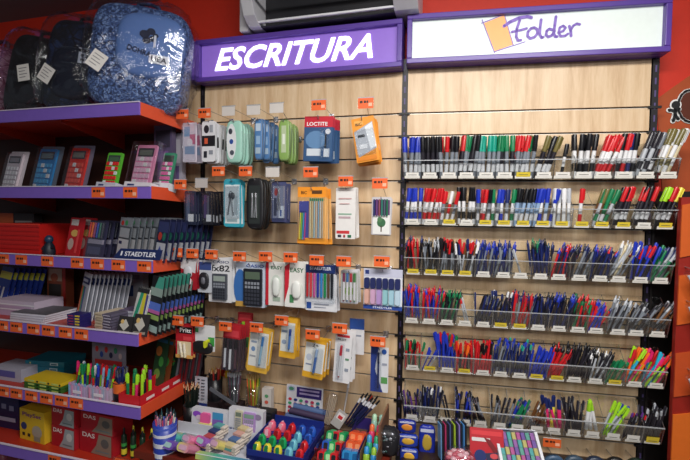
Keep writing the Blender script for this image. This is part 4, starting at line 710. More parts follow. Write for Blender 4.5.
pens_in(89, 110, .40, .36, Z[4]+.006, 11, ('BC', 'RG', 'LR', 'NB', 'RR', 'SH', 'GR'), gl, '#capped pen standing in the right pastel display box', 'pens in the right pastel box', h=1.0, lean=.12)
bx('backing_card', 'display card', 'grey printed backing card behind the pastel display boxes', (92, 338, 126, 380), .30, .003, '8f8a9a', [('e', .15+.14*i, .2+.1*(i % 2), .05, .06, c) for i, c in enumerate(('c83030', '2a4a9a', 'c83030', '2a2a4a', '3a8a6a', 'c8b0b0'))]+[('r', .1, .4, .9, .5, 'c02f34')], Z[4])
def round_cup(name, label, fr, u, w_, z, r, H, col, bands=(), metal=0, mat=None, wall=.0015):
    t = thing(name, label, 'pen cup', fr, u, w_, z); m = mat or C(col, .35, metal)
    MB().lathe([(r*.92, 0), (r, H), (r-wall, H), (r*.92-wall, .002), (0, .002)], m, 20).build('cup_body', t)
    for a, b_, c in bands: MB().lathe([(r*(.92+.08*a)+.0006, a*H), (r*(.92+.08*b_)+.0006, b_*H)], C(c, .35), 20).build('band', t)
    return t
u = M.at(121, 378, .37)[0]; round_cup('pen_cup', 'orange and black cup of navy pens on the fifth shelf', M, u, .37, Z[4]+.001, .034, .085, '17171c', ((.45, .95, 'e06a2c'),))
for i in range(12):
    a = i*2.4; rr = .018*math.sqrt((i+.5)/12); put_pen(rb, 'N', 'NX'[i % 2], M, (u+rr*math.cos(a)*.6, .37+rr*math.sin(a)*.6, Z[4]+.006), (.7*rr*math.cos(a)*8, .7*rr*math.sin(a)*8, 1), ('navy' if i % 2 == 0 else 'dark')+'-capped navy pen in the orange and black cup', 'pens in the orange and black cup'+' ab'[i % 2], 1.)
# red display box with fluorescent pens
ua = M.at(128, 400, .42)[0]; t = thing('pencil_display', 'red open display box of fluorescent pens at the shelf corner', 'display box', M, UR-.012-.055, .425, Z[4]+.001)
b = MB(); rc = C('c8202a', .4); W, D, H = .11, .30, .055
b.box(-W/2, W/2, 0, .002, 0, H, rc).box(-W/2, W/2, D-.002, D, 0, H+.05, rc).box(-W/2, -W/2+.002, 0, D, 0, H, rc).box(W/2-.002, W/2, 0, D, 0, H, rc).box(-W/2, W/2, 0, D, 0, .002, rc); b.build('box_body', t)
g = MB(); 
for y_ in (.04, .14, .22): g.box(W/2, W/2+.0008, y_, y_+.05, .02, .032, C('e8d8d8'))
g.build('white_lettering', t)
for i in range(9):
    c, cc = [('G', 'L'), ('L', 'G'), ('M', 'L'), ('L', 'L'), ('G', 'G'), ('L', 'M'), ('X', 'L'), ('L', 'P'), ('G', 'L')][i]
    put_pen(hi, c, cc, M, (UR-.105+.022*(i % 4), .39-.05*(i//4)-.01*(i % 2), Z[4]+.006), (random.uniform(-.08, .08), random.uniform(-.08, .08), 1), f'{COLN[cc][0]}-capped {COLN[c][0]} highlighter standing in the red display box', 'highlighters in the red box '+c+cc, 1.)
for i in range(4):
    wallets(1, (149+6*i, 337+2*i, 163+6*i, 372), .20-.03*i, ['green jungle print', 'orange and green', 'dark green', 'red and teal'][i]+' pencil pack behind the red box', ['2a4a30', '8a4a28', '1f3a2c', '5a3030'][i], [('e', .3, .3, .25, .1, 'c87a3a'), ('e', .6, .5, .2, .1, '4a9a4a'), ('e', .4, .75, .25, .1, '7aa04a'), ('r', .1, .05, .9, .12, '2f6a8a')], [], Z[4], 0, 0, name='pencil_pack', cat='pencil pack')
for i in range(4): wallets(1, (173+6*i, 351-2*i, 181+6*i, 378-2*i), .15-.02*i, 'grey plastic marker pack, '+['first', 'second', 'third', 'fourth'][i]+' from the red box', '4a4850', [('r', .1, .1, .4, .9, '8a8a94'), ('r', .55, .1, .85, .9, 'a03a44')], [], Z[4], 0, 0, name='marker_pack', cat='marker pack')
# --- lowest shelf
bx('carton', 'box', 'navy carton at the left end of the lowest shelf', (-12, 392, 19, 426), .30, .15, '1c2450', [('r', .2, .25, .35, .4, '7a80a0'), ('r', .45, .27, .6, .42, '7a80a0'), ('r', .7, .3, .85, .45, '7a80a0'), ('r', .3, .66, .9, .78, 'b0b4cc')], Z[5])
def das(bb, lift, lb, red='a81c28', gr='9aa4a8'): return bx('clay_box', 'modelling clay box', lb, bb, .36, .11, red, [('t', .28, .24, .38, .2, 'DAS', 'e2d8d4'), ('p', ((.35, .98), (.52, .6), (.6, .1), (.97, .1), (.97, .98)), gr), ('e', .78, .45, .12, .2, '5a5a58' if gr != '9aa4a8' else 'c4c8c6'), ('r', .5, .8, .9, .86, '6a7a7c')], Z[5]+lift, R_(-5), 'red and grey boxes of modelling clay')
bx('carton', 'box', 'yellow picture carton on the lowest shelf, front one', (18, 408, 46, 438), .36, .07, 'd8b42c', [('t', .5, .18, .76, .16, 'PlaySet', '7a3a7a'), ('e', .18, .55, .12, .12, '2a3a6a'), ('r', .12, .76, .22, .86, '2a2a2a'), ('r', .34, .76, .44, .86, '2a2a2a'), ('e', .72, .65, .2, .2, 'a8a090'), ('r', .6, .8, .85, .95, '8a8a7a')], Z[5], R_(-5))
bx('carton', 'box', 'yellow carton standing behind the front yellow one', (30, 394, 54, 410), .20, .10, 'b8922a', [('r', .1, .2, .9, .4, 'd0ac3c')], Z[5])
hz = .083
das((50, 424, 76, 440), 0, 'red and pale grey clay box, lower left of the four', gr='9aa4a8'); das((78, 428, 114, 446), 0, 'red clay box with brown picture, lower right of the four', gr='8a7a6c')
for bb, lb, gr in (((50, 405, 76, 424), 'red and pale grey clay box, upper left of the four', '9aa4a8'), ((79, 411, 115, 430), 'red clay box with brown picture, upper right of the four', '8a7a6c')):
    ztop = M.at(bb[0], bb[3], .36)[1]; das(bb, ztop-Z[5]+.002, lb, gr=gr)
for i in range(7):
    t = thing('glue_bottle', 'yellow and green ringed bottle beside the clay boxes', 'bottle', M, M.at(124+4.6*i, 430, .33)[0], .33-.03*(i % 2), Z[5], group='ringed bottles beside the clay boxes')
    MB().lathe([(.012, 0), (.0125, .004), (.0125, .095), (.006, .103)], C('15301f', .4), 12).build('bottle_body', t); MB().lathe([(.0129, .01), (.0129, .035)], C('d8cf3a', .4), 12).lathe([(.0129, .048), (.0129, .062)], C('b03a2c' if i % 2 else '3a9a4a', .4), 12).build('label_ring', t); MB().lathe([(.006, .103), (.004, .128), (.001, .132)], C(['17171c', 'd8cf3a'][i % 2], .4), 10).build('nozzle', t)
o = MB().cbox(-.16, -.0, -.002, 0, 0, .05, CLR, .003); tag_mesh(o, .05, .03, -.003, ORG, -.12, .03); o = o.build('shelf_divider'); place(o, M, UR-.0, .42, Z[5]+.001); props(o, 'clear divider strip with orange tag before the ringed bottles', 'divider')
# floor-level shelf below
t = thing('store_shelf', 'deep orange base shelf below the lowest price rail', 'shelf', M, 0, 0, 0); MB().box(*cube(-2.48, UR, 0, .46, .10, .13), C('b0301c', .4)).build('board', t)
for i in range(8):
    t = thing('sweet_bag', 'pink and brown bag on the base shelf at bottom left, '+['first', 'second', 'third', 'fourth', 'fifth', 'sixth', 'seventh', 'eighth'][i]+' from the left', 'bag', M, -1.95+.11*i, .36, .131, group='pink and brown bags'); MB().ell((0, 0, .105), .052, .03, .105, C(['8a4a5c', '6a2430', '3a2024'][i % 3], .35), 16, 10, .6, .03).build('bag_body', t); MB().ell((0, -.028, .11), .03, .005, .03, C('b8a0a8')).build('picture', t)
# ================================================================ BASE DISPLAY
BZ = .565
t = thing('display_shelf', 'orange base shelf carrying the sharpeners and erasers', 'shelf', M, 0, 0, 0)
MB().box(*cube(-1.02, .0, 0, .50, BZ-.03, BZ), C('6a2418', .4)).build('board', t)
t = thing('display_shelf', 'dark base shelf under the six pen trays', 'shelf', R, 0, 0, 0)
MB().box(*cube(.02, .98, 0, .42, .50, .525), C('2a1a18', .4)).build('board', t)
def U(x, y, w_): return M.at(x, y, w_)[0]
# striped cup of pink pencils
u, w_ = U(165, 440, .46), .46
t = thing('pedestal', 'dark box the striped cup stands on', 'box', M, u, w_, BZ-.13); MB().cbox(-.05, .05, -.05, .05, 0, .10, C('3a1a16'), .004).build('box_body', t)
round_cup('pencil_cup', 'blue and white banded cup of pink and white pencils', M, u, w_, BZ-.029, .047, .150, '2a3fa0', ((.1, .22, 'd8dae6'), (.38, .5, 'd8dae6'), (.66, .74, 'd8dae6'), (.86, .92, '4a5fc0')))
def pencil(fr, p, d, body, tip, lead, lab, grp, L=.175, r=.0036):
    k = ('pc', body, tip, lead, L)
    if k not in _pp:
        a = MB().lathe([(r, 0), (r, L-.022)], C(body, .4), 6); b_ = MB().lathe([(r*.98, L-.022), (.0011, L-.004)], C(tip, .5), 8); c = MB().lathe([(.0012, L-.0045), (.0002, L)], C(lead, .5), 6); _pp[k] = [a.mesh('shaft'), b_.mesh('sharpened_tip'), c.mesh('lead')]
    r_ = bpy.data.objects.new('pencil', None); COL.objects.link(r_)
    for m in _pp[k]: o = bpy.data.objects.new(m.name.split('.')[0], m); COL.objects.link(o); o.parent = r_
    W = fr.P(*p); D = (fr.P(p[0]+d[0], p[1]+d[1], p[2]+d[2])-W).normalized(); r_.location = W; r_.rotation_euler = D.to_track_quat('Z', 'Y').to_euler(); props(r_, lab, 'pencil', grp)
for i in range(18):
    a = i*2.39996; rr = math.sqrt((i+.5)/18); b_, t_, l_ = [('d8a0b0', '2a3a4a', '14202a'), ('e0dcd0', '1f4a50', '14303a'), ('c84a6a', '1c2430', '101418')][i % 3]
    pencil(M, (u+.018*rr*math.cos(a), w_+.018*rr*math.sin(a), BZ-.024), (.17*rr*math.cos(a)+.02, .17*rr*math.sin(a)*.9, 1), b_, t_, l_, ['pink', 'cream', 'crimson'][i % 3]+' pencil with dark tip in the banded blue cup', ['pink', 'cream', 'crimson'][i % 3]+' pencils in the banded cup', L=.19)
# black pencils bunch
u, w_ = U(187, 430, .25), .22
round_cup('pencil_cup', 'black cup holding the bunch of black pencils', M, u, w_, BZ+.001, .036, .08, '141418')
for i in range(14):
    a = i*2.39996; rr = math.sqrt((i+.5)/14); pencil(M, (u+.015*rr*math.cos(a), w_+.015*rr*math.sin(a), BZ+.006), (.15*rr*math.cos(a), .15*rr*math.sin(a), 1), '16201c', 'c9a07a', '1a1a1a', 'black pencil with bare wooden tip in the black cup', 'black pencils in the black cup', L=.178)
t = bx('sign_strip', 'sign', 'tall white strip of small dark icons on a blue foot', (195, 376, 207, 432), .13, .004, 'c9ccd8', [('r', 0, .72, 1, 1, '24347a')]+[('e', .3, .08+.085*i, .11, .022, '3a3d4a') for i in range(7)]+[('r', .55, .065+.085*i, .85, .09+.085*i, '5a5d6a') for i in range(7)]+[('e', .4, .82, .25, .05, 'b0b8d8')], BZ)
# cups of pencils at the back
def back_cup(x, w_, lab, mat, col, H, pens, r=.036):
    u = U(x, 410, w_); round_cup('pencil_cup', lab, M, u, w_, BZ+.06, r, H, col, mat=mat); n = len(pens)
    o = MB().cbox(-.04, .04, -.04, .04, 0, .058, C('2a2024'), .003).build('riser_block'); place(o, M, u, w_, BZ+.001); props(o, 'dark riser block under the '+lab, 'riser')
    for i, (b_, t_, l_, nm) in enumerate(pens):
        a = i*2.39996; rr = math.sqrt((i+.5)/n); pencil(M, (u+(r-.018)*rr*math.cos(a), w_+(r-.018)*rr*math.sin(a), BZ+.066), (.1*rr*math.cos(a), .1*rr*math.sin(a), 1), b_, t_, l_, nm+' in the '+lab, nm+'s in the '+lab, L=.15, r=.0045)
back_cup(215, .09, 'black cup of mixed pencils', None, '18181d', .105, [('2a2a2e', 'c9a07a', '1a1a1a', 'dark pencil'), ('c8a02a', 'b88a3a', 'c8a02a', 'gold pencil'), ('a02a24', 'a02a24', '801a14', 'red pencil')]*4)
back_cup(234, .10, 'clear tub of grey pens', CLR, 'ffffff', .10, [('8f93a0', 'c4c8d0', '9a9aa6', 'grey pen'), ('4a5a5a', 'b8bcc4', '9a9aa6', 'slate pen'), ('8a5a74', 'c4c8d0', '9a9aa6', 'plum pen')]*9)
back_cup(253, .10, 'clear tub of striped pencils', CLR, 'ffffff', .10, [('d0c83a', 'c9a86a', '3a3a2a', 'yellow pencil'), ('d86a3a', 'c9a86a', '3a3a2a', 'orange pencil'), ('6aa03a', 'c9a86a', '3a3a2a', 'green pencil')]*9)
u = U(223, 378, .07); t = thing('glue_stick', 'yellow and red glue bottle sticking out behind the cups', 'glue bottle', M, u, .03, BZ+.15, 0, R_(8)); MB().lathe([(.013, 0), (.013, .05), (.008, .06)], C('d8b02a', .4), 12).build('bottle_body', t); MB().lathe([(.008, .06), (.006, .08)], C('d8c83a', .4), 10).build('cap', t)
u = U(215, 378, .07); t = thing('glue_stick', 'dark red marker tube behind the black cup', 'marker tube', M, u, .03, BZ+.13, 0, R_(16)); MB().lathe([(.011, 0), (.011, .085)], C('8a1f1c', .4), 12).build('tube_body', t)
bx('small_box', 'box', 'narrow white box with small red print beside the striped pencils', (262, 388, 271, 428), .09, .03, 'cfc9c4', [('e', .5, .25, .2, .06, '5a9a6a'), ('e', .5, .45, .2, .06, 'c85a4a'), ('r', .2, .6, .8, .64, '8a8a88')], BZ)
bx('small_box', 'box', 'black box behind the mini calculator display', (256, 411, 272, 445), .22, .05, '1a1a20', [('r', .1, .1, .9, .14, '3a3a44')], BZ)
t = thing('ruler', 'silver ruler lying slanted behind the pastel displays', 'ruler', M, U(219, 410, .2), .17, BZ+.115, 0, R_(25)); MB().box(-.075, .075, -.002, .002, -.009, .009, C('8a8f9a', .3, .6)).build('ruler_body', t)
# header displays
def header(label, bb, wf, prints, items):
    return bx('display_header', 'display box', label, bb, wf, .03, 'cfd0d8', prints, BZ, items=items, rx=R_(-4))
header('white display header with pink bottle and violet fob', (191, 408, 226, 446), .30, [('t', .2, .72, .2, .1, 'MILAN', '2a3a7a'), ('r', .6, .06, .9, .58, '3f8fc0'), ('r', .6, .34, .9, .62, '7a5ab0'), ('e', .68, .8, .07, .08, '2a6a6a'), ('e', .16, .22, .12, .12, '8a4ac0'), ('e', .22, .35, .09, .1, 'd8c0d8')], [('box', .3, .12, .55, .6, .014, 'e05a9a', 'bottle_top'), ('box', .26, .5, .6, .98, .016, 'dfd884', 'bottle_bottom')])
header('white display header with pastel mini calculators', (228, 408, 262, 446), .29, [('t', .14, .7, .2, .1, 'MILAN', '2a3a7a'), ('e', .86, .2, .1, .1, '8a7a9a'), ('r', .1, .82, .9, .86, 'a8aab8')], [('calc', .22, .04, .42, .72, 'c8c4a8', '6a7a6a', '9a9aa0'), ('calc', .46, .06, .8, .72, 'b08fc8', '7a9a8a', 'd8c8e8')])
# pastel highlighters: rounded blocks
GRD = [[(0, 'd8d070'), (1, '4aa8a0')], [(0, '3fa89a'), (1, 'd87aa0')], [(0, 'd85a9a'), (1, '8a5ab0')], [(0, '8a5ab0'), (1, 'd8c870')], [(0, '7a5ab0'), (1, '6a4aa0')], [(0, 'c8c86a'), (1, 'c87a9a')]]
def pastel(x, y, wf, lift, gi, lab, rz=-20, sc=1.):
    u = U(x, y, wf); t = thing('mini_highlighter', lab, 'highlighter', M, u, wf, BZ+lift, R_(-32), 0, R_(rz)); t.scale = (1.22, 1.35, 1.3); m = ramp_mat('pastel_%d' % gi, GRD[gi], 'X', .3)
    MB().cbox(-.026*sc, .026*sc, -.045, .02, 0, .026, m, .012).build('case', t); MB().cbox(-.016*sc, .016*sc, -.047, -.045, .006, .02, C('c9a0b8' if gi % 2 else '9fc0c0'), .005).build('cap', t); return t
o = MB(); X = Matrix.Rotation(0, 4, 'X'); ua, ub = U(172, 450, .36), U(262, 455, .36); o.prism([(0, 0), (ub-ua, 0), (ub-ua, .004), (0, .004)], -.0, .12, C('c4c6d0')); o.box(0, ub-ua, .12, .124, -.003, .05, C('c4c6d0'));
o = o.build('display_tray'); place(o, M, ua, .44, BZ+.001); props(o, 'white tray holding the pastel mini highlighters', 'display tray')
for i, (x, gi) in enumerate(((181, 0), (195, 1), (209, 2), (223, 3))): pastel(x, 442, .40, .006, gi, ['yellow and teal', 'teal and pink', 'pink and violet', 'violet and yellow'][i]+' mini highlighter in the back row of the pastel tray', -22)
for i, (x, gi) in enumerate(((176, 4), (191, 5))): pastel(x, 457, .455, .002, gi, ['violet', 'yellow and pink'][i]+' mini highlighter in the front row of the pastel tray', -10)
ua, za = M.at(198, 450, .46); ub, _ = M.at(250, 455, .46); o = MB().cbox(0, ub-ua, 0, .02, -.16, 0, ramp_mat('teal_fade', [(0, 'b8c86a'), (.4, '4fae9a'), (1, '3a7ab0')], 'X', .35), .004); o.box(.0, ub-ua, -.001, 0, -.006, -.003, C('d8dce0')); o = o.build('gradient_card'); place(o, M, ua, .475, za, R_(-10)); props(o, 'teal and lime gradient card along the tray front', 'display card')
# stacks of striped erasers
def eraser(u, w_, z, c, lab, grp, rz=-12, W=.062, D=.03, H=.0105):
    t = thing('eraser', lab, 'eraser', M, u, w_, z, 0, 0, R_(rz), grp); k = ('er', c)
    if k not in _pp: _pp[k] = (MB().cbox(-W/2, W*.18, 0, D, 0, H, C(c, .5), .002).mesh('sleeve'), MB().cbox(W*.18, W/2, .001, D-.001, .0006, H-.0006, C('cfc4b8', .6), .003).mesh('rubber_end'))
    for m in _pp[k]: o = bpy.data.objects.new(m.name.split('.')[0], m); COL.objects.link(o); o.parent = t
EC = [('2a3a6a', 'navy'), ('c89a90', 'salmon'), ('5a9a9a', 'teal'), ('c8b88a', 'cream'), ('b04a50', 'red'), ('4a6a9a', 'blue')]
for sx, (x, wf, nr) in enumerate(((222, .30, 4), (246, .29, 4))):
    for r_ in range(nr):
        for k in range(3 if r_ else 3):
            c, nm = EC[(k+r_*2+sx) % 6]; eraser(U(x, 445, wf)+.003*r_, wf+.14-.032*r_, BZ+.012+.008*r_+.0112*k, c, f'{nm} eraser in the {["left", "right"][sx]} pile of striped erasers', f'{nm} erasers, pile {sx}')
o = MB().cbox(-.11, .10, 0, .14, 0, .008, C('b8bac4'), .002).build('display_tray'); place(o, M, U(236, 450, .36), .45, BZ+.001); props(o, 'pale tray under the two piles of striped erasers', 'display tray')
ua, za = M.at(238, 436, .33); 
for i in range(2): eraser(U(250, 437+i, .24), .235, BZ+.085+.0115*i, ('c86a7a', '3a3a6a')[i], ('salmon flat eraser lying on top near the mini calculators', 'dark flat eraser lying on top near the mini calculators')[i], None)
# blue display of dome sharpeners
ua, ub = U(258, 445, .36), U(312, 445, .30); cu_ = (ua+ub)/2; W = .245
t = thing('display_box', 'deep blue stepped display box of dome sharpeners', 'display box', M, cu_, .43, BZ+.002); bl_ = C('1c2c7c', .4)
b = MB(); b.box(-W/2, W/2, 0, .24, 0, .022, bl_).box(-W/2, -W/2+.003, 0, .24, 0, .060, bl_).box(W/2-.003, W/2, 0, .24, 0, .060, bl_).box(-W/2, W/2, 0, .003, 0, .045, bl_).box(-W/2, W/2, .24, .243, 0, .075, bl_)
for k in range(3): b.box(-W/2, W/2, .05+.047*k, .24, (.02+.008*k), .027+.008*k, bl_)
b.build('box_body', t); g = MB()
for k in range(4): g.box(-W/2-.001, -W/2, .05+.03*k, .065+.03*k, .04, .048, C('a03040'))
g.build('red_print', t)
def dome(u, w_, z, c, tip, lab, grp, r=.0175):
    k = ('dome', c, tip)
    if k not in _pp: _pp[k] = (MB().lathe([(r*.9, 0), (r, .006), (r, .018), (r*.82, .03), (r*.45, .038), (0, .040)], C(c, .25), 14).mesh('shell'), MB().cbox(-.007, .007, -.0185, -.008, .008, .034, C(tip, .3), .004).disc(0, .040, .004, .003, -.004, .004, C(tip, .3), 8).mesh('blade_holder'))
    t = thing('pencil_sharpener', lab, 'sharpener', M, u, w_, z, R_(-10), 0, R_(random.uniform(-15, 15)), grp)
    for m in _pp[k]: o = bpy.data.objects.new(m.name.split('.')[0], m); COL.objects.link(o); o.parent = t
cn = {'y': ('d8c83a', '1f7a4a', 'yellow and green'), 'g': ('1f9a5a', '16703e', 'green'), 't': ('6fb8c8', '4a8ab0', 'pale teal'), 'r': ('c8242c', '901820', 'red'), 'p': ('d8607a', 'e0a8b8', 'pink'), 'b': ('2a58b8', '1c3c88', 'blue'), 'o': ('e06a3a', 'b8442a', 'orange')}
for r_, row in enumerate(('yyytr', 'gggtr', 'prrtb', 'pprbb')):
    for i, ch in enumerate(row):
        c, tp, nm = cn[ch]; z = BZ+.024+.007*r_; dome(cu_-W/2+.030+i*.046, .40-.047*r_, z, c, tp, f'{nm} dome sharpener, {ORDN[r_]} row from the front of the blue box', f'{nm} dome sharpeners row {r_}')
# purple pads and display card
for k in range(4):
    t = thing('foam_pad', ['slate blue', 'violet', 'dark plum', 'slate blue'][k]+' rolled felt sheet lying before the colour card, '+['lowest', 'second', 'third', 'top'][k], 'felt roll', M, U(303, 425, .15)+.01*k, .15-.02*(k % 2), BZ+.042+.013*k, 0, R_(3), R_(-4)); MB().cyl((-.085, 0, .012), (.085, 0, .012), .014, .014, C(['4a5a8a', '5a4a80', '3a2c4a', '48608c'][k], .6), 12).build('roll_body', t)
o = MB().cbox(-.11, .11, -.045, .045, 0, .04, C('4a3a34'), .004).build('riser_block'); place(o, M, U(303, 430, .14), .14, BZ+.001); props(o, 'brown riser block under the rolled felt sheets', 'riser')
pr = [('r', .28, .05, .96, .38, '3a2a74'), ('e', .13, .13, .11, .1, 'b0b8d0'), ('e', .13, .13, .07, .06, '4a8a6a'), ('t', .62, .13, .56, .07, 'ASSORTED', 'd8c8e8'), ('t', .62, .26, .56, .07, 'COLOURS', 'd8c8e8'), ('e', .47, .84, .15, .13, '2f5a5c')]
pr[3] = ('r', .36, .1, .9, .16, 'b8a8d8'); pr[4] = ('r', .36, .22, .9, .28, 'b8a8d8'); pc = ('c83040', '2a3f8a', '3a9a6a', '8a3a8a', 'b03050', '2a7a8a')
for i in range(6):
    for j in range(4):
        if 1 < i < 4 and j > 1: continue
        pr.append(('e', .11+.155*i, .47+.13*j, .05, .045, pc[(i+2*j) % 6]))
ua, za = M.at(287, 384, .06); ub, zb = M.at(323, 419, .06); t = thing('display_card', 'white card with a grid of coloured dots and purple heading', 'display card', M, (ua+ub)/2, .06, za, R_(-3), R_(1)); a = MB(); MB().cbox(-(ub-ua)/2, (ub-ua)/2, 0, .003, -(za-BZ-.005), 0, C('d9d8de'), .003).build('card', t); art(a, ub-ua, za-zb, 0, pr); a.build('printed_front', t)
# compartments right of the dome box
def compart(x0, x1, wf, lab, col, dep=.24, H=.075, step=.0):
    ua, ub = U(x0, 450, wf), U(x1, 450, wf); W = ub-ua; t = thing('compartment_box', lab, 'display box', M, (ua+ub)/2, wf, BZ+.002); m = CLR if col is None else C(col, .4)
    MB().box(-W/2, W/2, 0, .002, 0, H*.55, m).box(-W/2, W/2, dep, dep+.002, 0, H+.02, m).box(-W/2, -W/2+.002, 0, dep, 0, H, m).box(W/2-.002, W/2, 0, dep, 0, H, m).box(-W/2, W/2, 0, dep, 0, .003, m if col else C('8a6a54')).build('box_body', t); return (ua+ub)/2, W
cu2, W2 = compart(314, 339, .40, 'clear compartment box of green and red block sharpeners', None)
def blocky(u, w_, z, c, tp, lab, grp, s=1.):
    k = ('blk', c, tp)
    if k not in _pp: _pp[k] = (MB().cbox(-.013, .013, -.02, .02, 0, .034, C(c, .28), .006).mesh('shell'), MB().cbox(-.007, .007, -.0215, -.02, .008, .028, C(tp, .3), .003).mesh('window'))
    t = thing('pencil_sharpener', lab, 'sharpener', M, u, w_, z, R_(-18), 0, R_(random.uniform(-12, 12)), grp); t.scale = (s*1.15, s*1.15, s*1.15)
    for m in _pp[k]: o = bpy.data.objects.new(m.name.split('.')[0], m); COL.objects.link(o); o.parent = t
for r_, row in enumerate(('rgr', 'bgr', 'grg')):
    for i, ch in enumerate(row):
        c, tp, nm = cn[ch]; blocky(cu2-W2/2+.024+i*(W2-.048)/2, .375-.06*r_, BZ+.018+.010*r_, c, '20242c' if ch != 'g' else '9fd89a', f'{nm} block sharpener, {ORDN[r_]} row from the front of the clear box', f'{nm} block sharpeners row {r_}')
cu3, W3 = compart(341, 358, .38, 'purple compartment box of orange sharpeners', '2f2468')
for r_ in range(3):
    for i in range(2):
        b_ = r_ == 0; blocky(cu3-W3*.24+i*W3*.48, .35-.052*r_, BZ+.018+.010*r_, 'd8562c' if not b_ else '2f86c0', 'e88a5a' if not b_ else '1a5a90', ('orange' if not b_ else 'blue ringed')+f' sharpener, {ORDN[r_]} row of the purple box', ('orange' if not b_ else 'blue')+f' sharpeners purple box row {r_}', 1.15)
cu4, W4 = compart(360, 377, .37, 'brown compartment box of bright mini markers', '7a5640')
for r_, cc in enumerate((('8fb83a', '2f86c0'), ('2f9a6a', '3f8fc0'), ('d83a6a', 'e06a3a'), ('8fb8a8', 'a8d0b0'))):
    for i in range(2):
        c = cc[i]; t = thing('mini_marker', ['lime', 'blue', 'green', 'sky blue', 'pink', 'orange', 'mint', 'pale green'][r_*2+i]+' fat mini marker in the brown compartment box', 'marker', M, cu4-W4*.22+i*W4*.44, .35-.05*r_, BZ+.012+.02*r_, R_(-15)); MB().lathe([(.011, 0), (.013, .005), (.013, .04), (.010, .045)], C(c, .3), 12).build('barrel', t); MB().lathe([(.0105, .045), (.010, .066), (.004, .072)], C(cc[1-i], .3), 12).build('cap', t)
# brushes and wrapped rulers
t = thing('clear_bag', 'clear crinkled bag of pale wooden sticks', 'bag', M, U(324, 430, .2), .16, BZ+.055, R_(-8), R_(10)); MB().ell((0, 0, .06), .028, .01, .075, FILM, 20, 12, .6, .06).build('film', t)
for k in range(5): MB().cyl((-.012+.006*k, 0, 0), (-.014+.008*k, 0, .125-.01*(k % 2)), .0025, .0025, C('b8a690', .5), 8).build('stick', t)
o = MB().cbox(-.13, .13, -.03, .045, 0, .045, C('5a4638'), .004).build('riser_block'); place(o, M, U(352, 430, .14)+.0, .14, BZ+.001); props(o, 'brown riser block behind the sharpener compartments', 'riser')
t = thing('stationery_pack', 'clear pack with red and white label among the brushes', 'pack', M, U(334, 425, .2), .19, BZ+.065, R_(-6), R_(30)); MB().cbox(-.024, .024, 0, .004, 0, .075, C('a8a4a2', .3), .003).cbox(-.016, .016, -.001, 0, .035, .065, C('d8d4d4'), .002).build('pouch', t); MB().cbox(-.01, .01, -.002, -.001, .04, .055, C('c02c34'), .002).build('red_label', t)
def brush(u, w_, z, ry, lab, L=.17, col='1b2348', grp=None):
    t = thing('paint_brush', lab, 'brush', M, u, w_, z, R_(random.uniform(-6, 2)), ry, 0, grp); MB().cyl((0, 0, 0), (0, 0, L*.72), .0035, .005, C(col, .3), 8).build('handle', t); MB().cyl((0, 0, L*.72), (0, 0, L*.86), .0055, .0055, C('d8dae0', .3), 8).build('ferrule', t, label='white collar'); MB().cyl((0, 0, L*.86), (0, 0, L), .005, .0035, C('14141a', .6), 8).build('bristles', t)
for i in range(9): brush(U(343+2.2*(i % 5), 432, .15)+.002*i, .12+.012*(i//3), BZ+.050, R_(30+1.3*i), 'navy brush with white collar leaning right in the bundle', L=.168+.004*(i % 3), grp='navy brushes in the leaning bundle')
brush(U(342, 425, .1), .07, BZ+.075, R_(8), 'single thin brush standing upright behind the brush bundle', L=.16, col='b8b4b4')
t = thing('marker_pen', 'red-capped navy marker leaning at the end of the brush bundle', 'marker', M, U(352, 432, .12), .09, BZ+.05, 0, R_(33)); MB().cyl((0, 0, 0), (0, 0, .12), .006, .006, C('1b2348', .3), 10).build('barrel', t); MB().cyl((0, 0, .12), (0, 0, .15), .007, .006, C('d0402c', .3), 10).build('cap', t)
t = thing('mesh_bag', 'black net bag of small silver wrapped pieces', 'bag', M, U(388, 452, .22), .22, BZ+.001); MB().ell((0, 0, .056), .048, .04, .056, C('1c1c22', .5), 20, 12, .7, .05).build('bag_body', t)
g = MB(); rs = random.getstate(); random.seed(5)
for k in range(40): a = random.uniform(-2.9, -.2); zz = random.uniform(.02, .10); rr = .9; g.ell((.046*rr*math.cos(a), .040*rr*math.sin(a), zz), (.009), .006, .006, C(('a8aab4', '5a6a70', '2f4a48')[k % 3], .25, .4), 6, 4)
random.setstate(rs); g.build('wrapped_pieces', t)
bx('wooden_divider', 'divider', 'thin brown divider left of the net bag', (378.5, 425, 380, 458), .30, .2, '7a5640', [], BZ)
# ---------------------------------------------------------------- under the pen trays (right)
def RU(x, y, w_): return R.at(x, y, w_)
RZ = .526
def rbag(bb, w_, lab, col, spot, zs=None):
    ua, za = RU(bb[0], bb[1], w_); ub, zb = RU(bb[2], bb[3], w_); W, H = ub-ua, za-zb; t = thing('sweet_bag', lab, 'snack bag', R, (ua+ub)/2, w_, zb, R_(-4))
    MB().ell((0, 0, H/2), W/2, .014, H/2, C(col, .25), 18, 10, .45, .03).build('bag_body', t); MB().ell((0, -.0135, H*.48), W*.3, .003, H*.26, C(spot, .4), 14, 6, .9, .08).build('picture', t); MB().cbox(-W*.4, W*.4, -.0145, -.011, H*.80, H*.9, C('c4c8e0'), .002).build('name_band', t)
rbag((398, 419, 416, 433), .13, 'small blue snack bag with orange picture, topmost of three', '1c2c8c', 'd88a34'); rbag((398, 433, 418, 447), .14, 'small blue snack bag with yellow picture, middle of three', '2038a0', 'd8a83a'); rbag((400, 447, 418, 463), .15, 'small blue snack bag with yellow picture, lowest of three', '2038a0', 'e0b040')
rbag((419, 425, 435, 457), .09, 'taller blue snack bag hanging beside the stack of three', '1f2f98', 'b89a3a')
